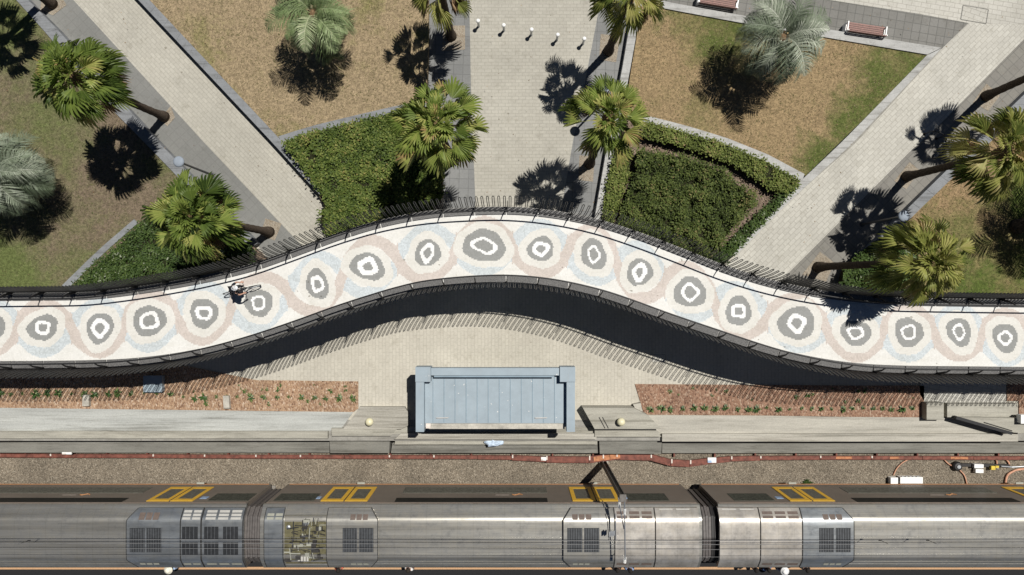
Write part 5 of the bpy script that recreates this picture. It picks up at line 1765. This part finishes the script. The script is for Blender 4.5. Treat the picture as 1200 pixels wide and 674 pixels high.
        if 'grille' in h:
            ga, gb = h['grille'][0] - xc, h['grille'][1] - xc
            gy0, gy1 = P(0, 647, 3.5).y, P(0, 618.5, 3.5).y
            gm = (ga + gb) / 2
            g = MB(); strip(g, ga - 0.06, gb + 0.06, gy0 - 0.05, gy1 + 0.05, 0.134); fr = g.build('grille_frame', M[mt], ho)
            for (c0, c1) in ((ga, gm - 0.04), (gm + 0.04, gb)):
                g = MB(); strip(g, c0, c1, gy0, gy1, 0.139); gr = g.build('grille', M['grille'], ho)
                g = MB()
                nsl = 9
                for i in range(nsl):
                    x = c0 + (c1 - c0) * (i + 0.5) / nsl
                    g.bar((x, gy0 + 0.02, roof_z(gy0, 0.152)), (x, gy1 - 0.02, roof_z(gy1, 0.152)), 0.022, 0.02)
                g.build('slat', M['grille_slat'], ho)
        if 'vents' in h:
            for (va, vb, v0, v1, nc, nr, mm) in h['vents']:
                g = MB()
                y1, y0 = P(0, v0, 3.2).y, P(0, v1, 3.2).y
                for i in range(nc):
                    for j in range(nr):
                        ca = va - xc + (vb - va) * (i + 0.08) / nc; cb = va - xc + (vb - va) * (i + 0.88) / nc
                        ya = y0 + (y1 - y0) * (j + 0.12) / nr; yb = y0 + (y1 - y0) * (j + 0.82) / nr
                        strip(g, ca, cb, ya, yb, 0.142, nseg=2)
                g.build('vent', M[mm], ho)
        if 'mesh' in h:
            for (va, vb, nc) in h['mesh']:
                y1, y0 = P(0, 617, 3.5).y, P(0, 650, 3.5).y
                for i in range(nc):
                    for (ya, yb) in ((y0, y0 + (y1 - y0) * 0.44), (y0 + (y1 - y0) * 0.56, y1)):
                        ca = va - xc + (vb - va) * (i + 0.06) / nc; cb = va - xc + (vb - va) * (i + 0.94) / nc
                        g = MB(); strip(g, ca, cb, ya, yb, 0.14, nseg=4)
                        g2 = g.build('fan_mesh', M['grille'], ho)
                        g = MB()
                        for k_ in range(3):
                            x = ca + (cb - ca) * (k_ + 1) / 4
                            g.bar((x, ya, roof_z(ya, 0.15)), (x, yb, roof_z(yb, 0.15)), 0.015, 0.015)
                        g.build('slat', M['grille_slat'], ho)
    if bay:
        xa, xb = bay[0] - xc, bay[1] - xc
        rng = random.Random(12)
        bb = MB(); strip(bb, xa, xb, YS + 0.25, YN - 0.42, 0.006); by = bb.build('equipment_bay', M['olive'], t)
        for i in range(46):
            x, y = rng.uniform(xa + 0.12, xb - 0.2), rng.uniform(YS + 0.4, YN - 0.6)
            w, d = rng.uniform(0.06, 0.34), rng.uniform(0.05, 0.2)
            bb = MB(); bb.box((x, y, roof_z(y) + 0.05), (w, d, rng.uniform(0.05, 0.2)))
            bb.build('apparatus', M[rng.choice(('vent_olive', 'olive', 'olive', 'dirt', 'dirt'))], by)
        for i in range(46):
            x, y = rng.uniform(xa + 0.1, xb - 0.3), rng.uniform(YS + 0.4, YN - 0.6)
            if rng.random() < 0.55:
                x2, y2 = min(xb - 0.05, x + rng.uniform(0.2, 0.8)), y + rng.uniform(-0.1, 0.1)
            else:
                x2, y2 = x + rng.uniform(-0.1, 0.1), min(YN - 0.5, y + rng.uniform(0.2, 0.8))
            bb = MB(); bb.tube([(x, y, roof_z(y) + rng.uniform(0.06, 0.2)), (x2, y2, roof_z(y2) + rng.uniform(0.06, 0.2))], rng.uniform(0.012, 0.03), 6)
            bb.build('pipe', M[rng.choice(('dirt', 'dirt', 'dirt', 'grille', 'vent_olive'))], by)
        bb = MB()
        bb.lathe([(0.17, 0), (0.17, 0.12), (0.08, 0.14)], 16, (xa + 1.0, YN - 0.75, 3.28)); bb.lathe([(0.1, 0), (0.1, 0.16), (0.03, 0.18)], 12, (xa + 0.2, YN - 0.95, 3.3))
        bb.build('drum', M['galv'], by)
        bb = MB()
        for i in range(4):
            bb.box((xa + 0.7 + i * 0.14, YS + 0.6, 3.36), (0.1, 0.22, 0.16))
        bb.build('capacitor', M['vent_white'], by)
        bb = MB()
        for y in (YS + 0.27, YN - 0.44):
            bb.bar((xa, y, roof_z(y) + 0.06), (xb, y, roof_z(y) + 0.06), 0.04, 0.08)
        bb.build('bay_rim', M['roof'], by)
    # side: windows
    yf = YN + 0.006
    for (wa, wb, za, zb, mm) in windows:
        bb = MB(); bb.box(((wa + wb) / 2 - xc, yf, (za + zb) / 2), (wb - wa, 0.016, zb - za))
        bb.build('window', M[mm], t)
    for (da, db) in doors:
        a, c = da - xc, db - xc
        m_ = (a + c) / 2
        for (l, r) in ((a, m_ - 0.03), (m_ + 0.03, c)):
            bb = MB()
            z0, z1, w = 0.05, 2.5, 0.2
            bb.box(((l + r) / 2, yf + 0.012, z0 + 0.18), (r - l, 0.02, 0.36)); bb.box(((l + r) / 2, yf + 0.012, z1 - 0.18), (r - l, 0.02, 0.36))
            bb.box((l + w / 2, yf + 0.012, (z0 + z1) / 2), (w, 0.02, z1 - z0 - 0.72)); bb.box((r - w / 2, yf + 0.012, (z0 + z1) / 2), (w, 0.02, z1 - z0 - 0.72))
            dr = bb.build('door', M['door_yellow'], t)
            bb = MB(); bb.box(((l + r) / 2, yf + 0.008, (z0 + z1) / 2), (r - l - 2 * w, 0.012, z1 - z0 - 0.72)); bb.build('door_window', M['glass_low'], dr)
        bb = MB(); bb.box((m_, yf + 0.01, 1.25), (0.06, 0.02, 2.4)); bb.build('door_seal', M['seam'], t)
        bb = MB(); bb.box((m_ + 0.2, YN + 0.09, -0.42), (0.4, 0.1, 0.04)); bb.build('door_step', M['vent_olive'], t)
        sg = -1 if m_ < 0 else 1
        sx = (a - 0.32) if sg < 0 else (c + 0.32)
        bb = MB(); bb.box((sx, yf, 1.9), (0.34, 0.012, 0.34)); bb.build('sticker', M['sign_blue'], t)
    if bay or True:
        lx = -xc + (0 if abs(xc) < 5 else xc) 
        bb = MB()
        bb.box((1.0, yf, 1.42), (0.7, 0.012, 0.07)); bb.build('lettering', M['logo_grey'], t)
        bb = MB()
        pts = [(1.5 + 0.055 * i, yf, 1.36 + 0.09 * math.sin(i * 0.75)) for i in range(10)]
        bb.tube(pts, 0.03, 5); bb.build('swoosh', M['logo_orange'], t)
    return t


HALF = 10.56
VA = lambda u: P(u, 0, 3.45).x          # x on the roof at pixel u
V3 = lambda a, c, v0=598, v1=608, nc=3, nr=1, m='vent_dark': (VA(a), VA(c), v0, v1, nc, nr, m)
GL, GU = 'glass_low', 'glass_up'
carriage('silver train carriage with blue-grey fan hoods cut off by the left edge', -23.4, HALF,
         [(-29.5, -18.9, 0.1, 1.1, GL), (-29.5, -19.1, 1.95, 2.62, GU), (-15.0, -13.0, 1.2, 2.4, 'glass_mid')], [(-17.95, -15.68), (-31.0, -28.8)],
         [dict(x0=VA(149), x1=VA(212), m='roof_blue', kind='grille_l', grille=(VA(153), VA(190)), vents=[V3(162, 187), V3(162, 186, 657.5, 661.5, 3, 1, 'vent_olive')]),
          dict(x0=VA(212.5), x1=VA(236), m='roof_blue', vents=[V3(213, 236, 597, 607, 2, 3, 'vent_white'), V3(213, 235, 658, 661.5, 2, 1, 'vent_olive')], mesh=[(VA(213), VA(234), 1)]),
          dict(x0=VA(237), x1=VA(285), m='roof_blue', vents=[V3(240, 284, 597, 607, 3, 3, 'vent_white'), V3(240, 284, 658, 661.5, 3, 1, 'vent_olive')], mesh=[(VA(239), VA(258), 1), (VA(261), VA(281), 1)])])
carriage('middle silver train carriage with an open equipment bay in its roof', -1.48, HALF,
         [(-5.6, 1.8, 0.1, 1.1, GL), (-5.75, 1.75, 1.95, 2.62, GU), (-11.75, -9.75, 1.2, 2.4, 'glass_mid'), (5.75, 7.75, 1.2, 2.4, 'glass_mid')], [(-9.4, -7.1), (2.98, 5.32)],
         [dict(x0=VA(310), x1=VA(332), m='roof_blue', vents=[V3(312, 332, 600, 607, 2, 2, 'vent_olive')]),
          dict(x0=VA(383), x1=VA(443), m='roof', kind='grille_r', grille=(VA(402), VA(438)), vents=[V3(410, 432, 600, 608), V3(410, 432, 658, 662, 3, 1, 'vent_olive')]),
          dict(x0=VA(660), x1=VA(720), m='roof', kind='grille_l', grille=(VA(664.5), VA(702)), vents=[V3(670, 694, 600, 608), V3(671, 692, 658, 662, 3, 1, 'vent_olive')]),
          dict(x0=VA(720.5), x1=VA(767.5), m='roof_bright', vents=[V3(722, 766, 598, 606, 3, 2, 'vent_dark'), V3(722, 766, 658, 662, 3, 1, 'vent_dark')]),
          dict(x0=VA(768.5), x1=VA(819), m='roof_bright', kind='bare', vents=[V3(772, 812, 596, 597.5, 2, 1, 'vent_white')])],
         (VA(333), VA(383)))
carriage('silver train carriage with worn bright end hoods cut off by the right edge', 20.53, HALF,
         [(17.2, 24.8, 0.1, 1.1, GL), (16.9, 24.9, 1.95, 2.62, GU), (10.95, 12.95, 1.2, 2.4, 'glass_mid')], [(13.66, 15.86), (25.75, 28.0)],
         [dict(x0=VA(843), x1=VA(890), m='roof_bright', kind='bare', vents=[V3(846, 888, 596, 597.5, 2, 1, 'vent_white')]),
          dict(x0=VA(891), x1=VA(939.5), m='roof_bright', vents=[V3(893, 938, 598, 606, 3, 2, 'vent_dark'), V3(893, 938, 658, 662, 3, 1, 'vent_dark')]),
          dict(x0=VA(940), x1=VA(1000), m='roof_blue', kind='grille_r', grille=(VA(959), VA(996)), vents=[V3(964, 988, 600, 608), V3(966, 988, 658, 662, 3, 1, 'vent_olive')])])
# gangways
for (xa, xb, lb, mt) in ((-12.86, -12.02, 'grey rubber gangway between left and middle carriage', 'rubber_rib'), (9.06, 9.99, 'black rubber gangway between middle and right carriage', 'rubber')):
    t = thing('gangway', lb, 'gangway', ((xa + xb) / 2, 0, 0))
    w = xb - xa
    nb = 7
    core = MB(); core.box((0, YM, 1.2), (w + 0.04, (YN - YS) - 0.7, 3.3)); core.build('floor_tunnel', M['rubber'], t)
    for i in range(nb):
        x = -w / 2 + w * (i + 0.5) / nb
        fo = MB()
        ins = 0.16 + (0.05 if i % 2 else 0)
        loop = [(YS + ins, -0.3), (YS + ins, 2.7), (YS + ins + 0.35, 3.1), (YM, 3.2), (YN - ins - 0.35, 3.1), (YN - ins, 2.7), (YN - ins, -0.3)]
        fo.v = [(xx, y, z) for xx in (x - w / nb * 0.42, x + w / nb * 0.42) for y, z in loop]
        q = len(loop)
        for j in range(q):
            fo.face((j, (j + 1) % q, q + (j + 1) % q, q + j))
        fo.face(range(q)); fo.face(reversed(range(q, 2 * q)))
        fo.build('bellow', M['rubber_rib'] if (mt == 'rubber_rib' or i in (1, 2, 3)) else M['rubber'], t)

# ------------------------------------------------------------------ overhead line
mast = thing('line_mast', 'leaning-looking steel mast of the overhead line beside the trough', 'mast', (4.98, -9.15, bz))
mh = 6.55
bb = MB(); bb.box((0, 0, mh / 2), (0.16, 0.03, mh)); bb.box((-0.1, 0, mh / 2), (0.03, 0.28, mh)); bb.box((0.1, 0, mh / 2), (0.03, 0.28, mh)); bb.build('column', M['mast'], mast)
bb = MB(); bb.box((0, 0, 0.06), (0.5, 0.5, 0.12)); bb.build('base', M['conc_mid'], mast)
bb = MB(); bb.box((0, 0, mh + 0.02), (0.3, 0.34, 0.05)); bb.build('cap', M['mast'], mast)
bb = MB()
bb.tube([(0.1, -0.12, mh - 0.15), (0.16, -2.9, mh - 0.35)], 0.03, 8)
bb.tube([(-0.05, -0.12, mh - 1.3), (0.1, -1.5, mh - 0.3)], 0.025, 8)
bb.tube([(0.16, -2.9, mh - 0.35), (0.16, -2.9, mh - 0.9)], 0.018, 6)
bb.tube([(-0.2, -1.0, mh - 0.9), (-0.15, -2.3, mh - 1.05)], 0.018, 6)
bb.build('cantilever', M['galv'], mast)
for (x, y, z) in ((0.12, -0.55, mh - 0.2), (0.0, -0.5, mh - 1.0), (0.16, -2.82, mh - 0.4)):
    bb = MB()
    for i in range(5):
        bb.tube([(x, y - i * 0.06, z - i * 0.01), (x, y - i * 0.06 - 0.03, z - i * 0.01)], 0.07, 10)
    bb.build('insulator', M['insul'], mast)
bb = MB()
for i in range(6):
    bb.box((-0.25 - 0.04 * i, -1.9 - 0.03 * (i % 3), mh - 0.95), (0.05, 0.22, 0.05))
bb.build('clamp', M['galv'], mast)
for (lb, y, z, r, sag) in (('upper overhead messenger wire above the train', -11.28, 5.15, 0.011, 0.0), ('overhead contact wire above the train', -11.36, 4.45, 0.011, 0.0), ('second thin overhead wire nearer the platform', -11.75, 4.5, 0.009, 0.0), ('thin earth wire over the platform side of the roof', -12.15, 4.35, 0.007, 0.0)):
    bb = MB()
    bb.tube([(-80 + i * 8, y + 0.03 * math.sin(i), z) for i in range(21)], r, 6)
    tag(bb.build('overhead_wire', M['wire'], smooth=True), lb, 'wire')
for (x, lb) in ((-22.3, 'short hanging dropper wire above the left carriage'), (17.0, 'short hanging dropper wire above the right carriage'), (19.2, 'second dropper wire above the right carriage')):
    bb = MB(); bb.tube([(x, -11.28, 5.15), (x + 0.02, -11.36, 4.45)], 0.012, 6); bb.box((x, -11.36, 4.47), (0.12, 0.04, 0.06))
    tag(bb.build('dropper', M['black_steel']), lb, 'wire')

# ------------------------------------------------------------------ fallen leaves and specks, uncountable
bb = MB()
rng = random.Random(101)
for i in range(420):
    u, v = rng.uniform(0, 1200), rng.uniform(0, 330)
    p = P(u, v, 0.47 if rng.random() < 0.5 else 0.03)
    a = rng.uniform(0, 6.28)
    l = rng.uniform(0.015, 0.05)
    d = Vector((math.cos(a), math.sin(a), 0)); s = Vector((-d.y, d.x, 0.3))
    bb.add([p - d * l, p + s * l * 0.5, p + d * l, p - s * l * 0.5], [(0, 1, 2, 3)], 0, rng.random())
o = bb.build('fallen_leaves', M['dead'], tint=True)
o['kind'] = 'stuff'; o['label'] = 'small dry leaves scattered over paths and lawns'

# tufts of longer grass on the lawns: nobody could count them
L1 = px([(-60, -40), (22, 0), (52, 34), (128, 118), (180, 170), (212, 206), (165, 258), (80, 334), (70, 345), (-60, 345)], 0.42)
L2 = px([(172, 0), (500, 0), (500, 110), (455, 126), (400, 140), (360, 151), (328, 163), (302, 135)], 0.42)
L3 = px([(757, 8), (790, 12), (870, 27), (957, 43), (1085, 66), (983, 166), (944, 204), (900, 182), (850, 162), (800, 147), (752, 134), (740, 120)], 0.42)
L4 = px([(1250, 75), (1118, 205), (1074, 250), (1080, 345), (1260, 345)], 0.42)
M['tuft'] = leafmat('grass_tuft', [(0.0, (0.07, 0.095, 0.028)), (0.45, (0.15, 0.145, 0.06)), (0.75, (0.26, 0.2, 0.12)), (1.0, (0.36, 0.3, 0.19))], 0.9, 0.1, 0.1)
bb = MB()
rng = random.Random(202)
for poly, cnt, bias in ((L1, 4200, 0.3), (L2, 4200, 0.6), (L3, 4200, 0.58), (L4, 3000, 0.45)):
    xs = [p[0] for p in poly]; ys = [p[1] for p in poly]
    k = 0
    while k < cnt:
        x, y = rng.uniform(min(xs), max(xs)), rng.uniform(min(ys), max(ys))
        if not inside(poly, x, y):
            continue
        k += 1
        if mnoise.noise(Vector((x * 0.7, y * 0.7, 5))) < -0.15 and rng.random() < 0.7:
            continue
        a = rng.uniform(0, 6.28)
        d = Vector((math.cos(a), math.sin(a), 0)); s_ = Vector((-d.y, d.x, 0))
        l = rng.uniform(0.03, 0.085)
        p = Vector((x, y, 0.42))
        t_ = max(0, min(1, bias + rng.gauss(0, 0.2) - 0.25 * mnoise.noise(Vector((x * 0.5, y * 0.5, 9)))))
        bb.add([p - s_ * 0.02, p + s_ * 0.02, p + d * l + Vector((0, 0, rng.uniform(0.02, 0.07)))], [(0, 1, 2)], 0, t_)
o = bb.build('grass_tufts', M['tuft'], tint=True)
o['kind'] = 'stuff'; o['label'] = 'short tufts of dry and green grass on the lawns'

# ------------------------------------------------------------------ light and camera
el = math.radians(66.5)
hx, hy = 0.682, 0.732
sun_dir = Vector((math.cos(el) * hx, math.cos(el) * hy, math.sin(el))).normalized()
sd = bpy.data.lights.new('sun', 'SUN')
sd.energy = 5.0
sd.angle = math.radians(0.5)
sd.color = (1.0, 0.965, 0.91)
so = bpy.data.objects.new('sun', sd)
C.objects.link(so)
so.rotation_euler = sun_dir.to_track_quat('Z', 'Y').to_euler()
so.location = (20, 20, 40)
w = bpy.data.worlds.new('World')
bpy.context.scene.world = w
w.use_nodes = True
nt = w.node_tree
bg = nt.nodes['Background']
sky = nt.nodes.new('ShaderNodeTexSky')
sky.sky_type = 'NISHITA'
sky.sun_disc = False
sky.sun_elevation = el
sky.sun_rotation = math.atan2(hx, hy)
sky.air_density = 0.45
sky.dust_density = 0.3
sky.altitude = 2500
nt.links.new(sky.outputs['Color'], bg.inputs['Color'])
bg.inputs['Strength'].default_value = 0.05

cd = bpy.data.cameras.new('camera')
cd.sensor_width = 36.0
cd.lens = 24.0
cd.shift_y = 8.0 / 1200.0
cd.clip_end = 2000
co = bpy.data.objects.new('camera', cd)
C.objects.link(co)
co.location = (0, 0, CAM_H)
co.rotation_euler = (0, 0, 0)
sc = bpy.context.scene
sc.camera = co
sc.view_settings.view_transform = 'Standard'
sc.view_settings.look = 'None'
sc.view_settings.exposure = 0.0
sc.view_settings.gamma = 1.0
sc.view_settings.use_curve_mapping = False
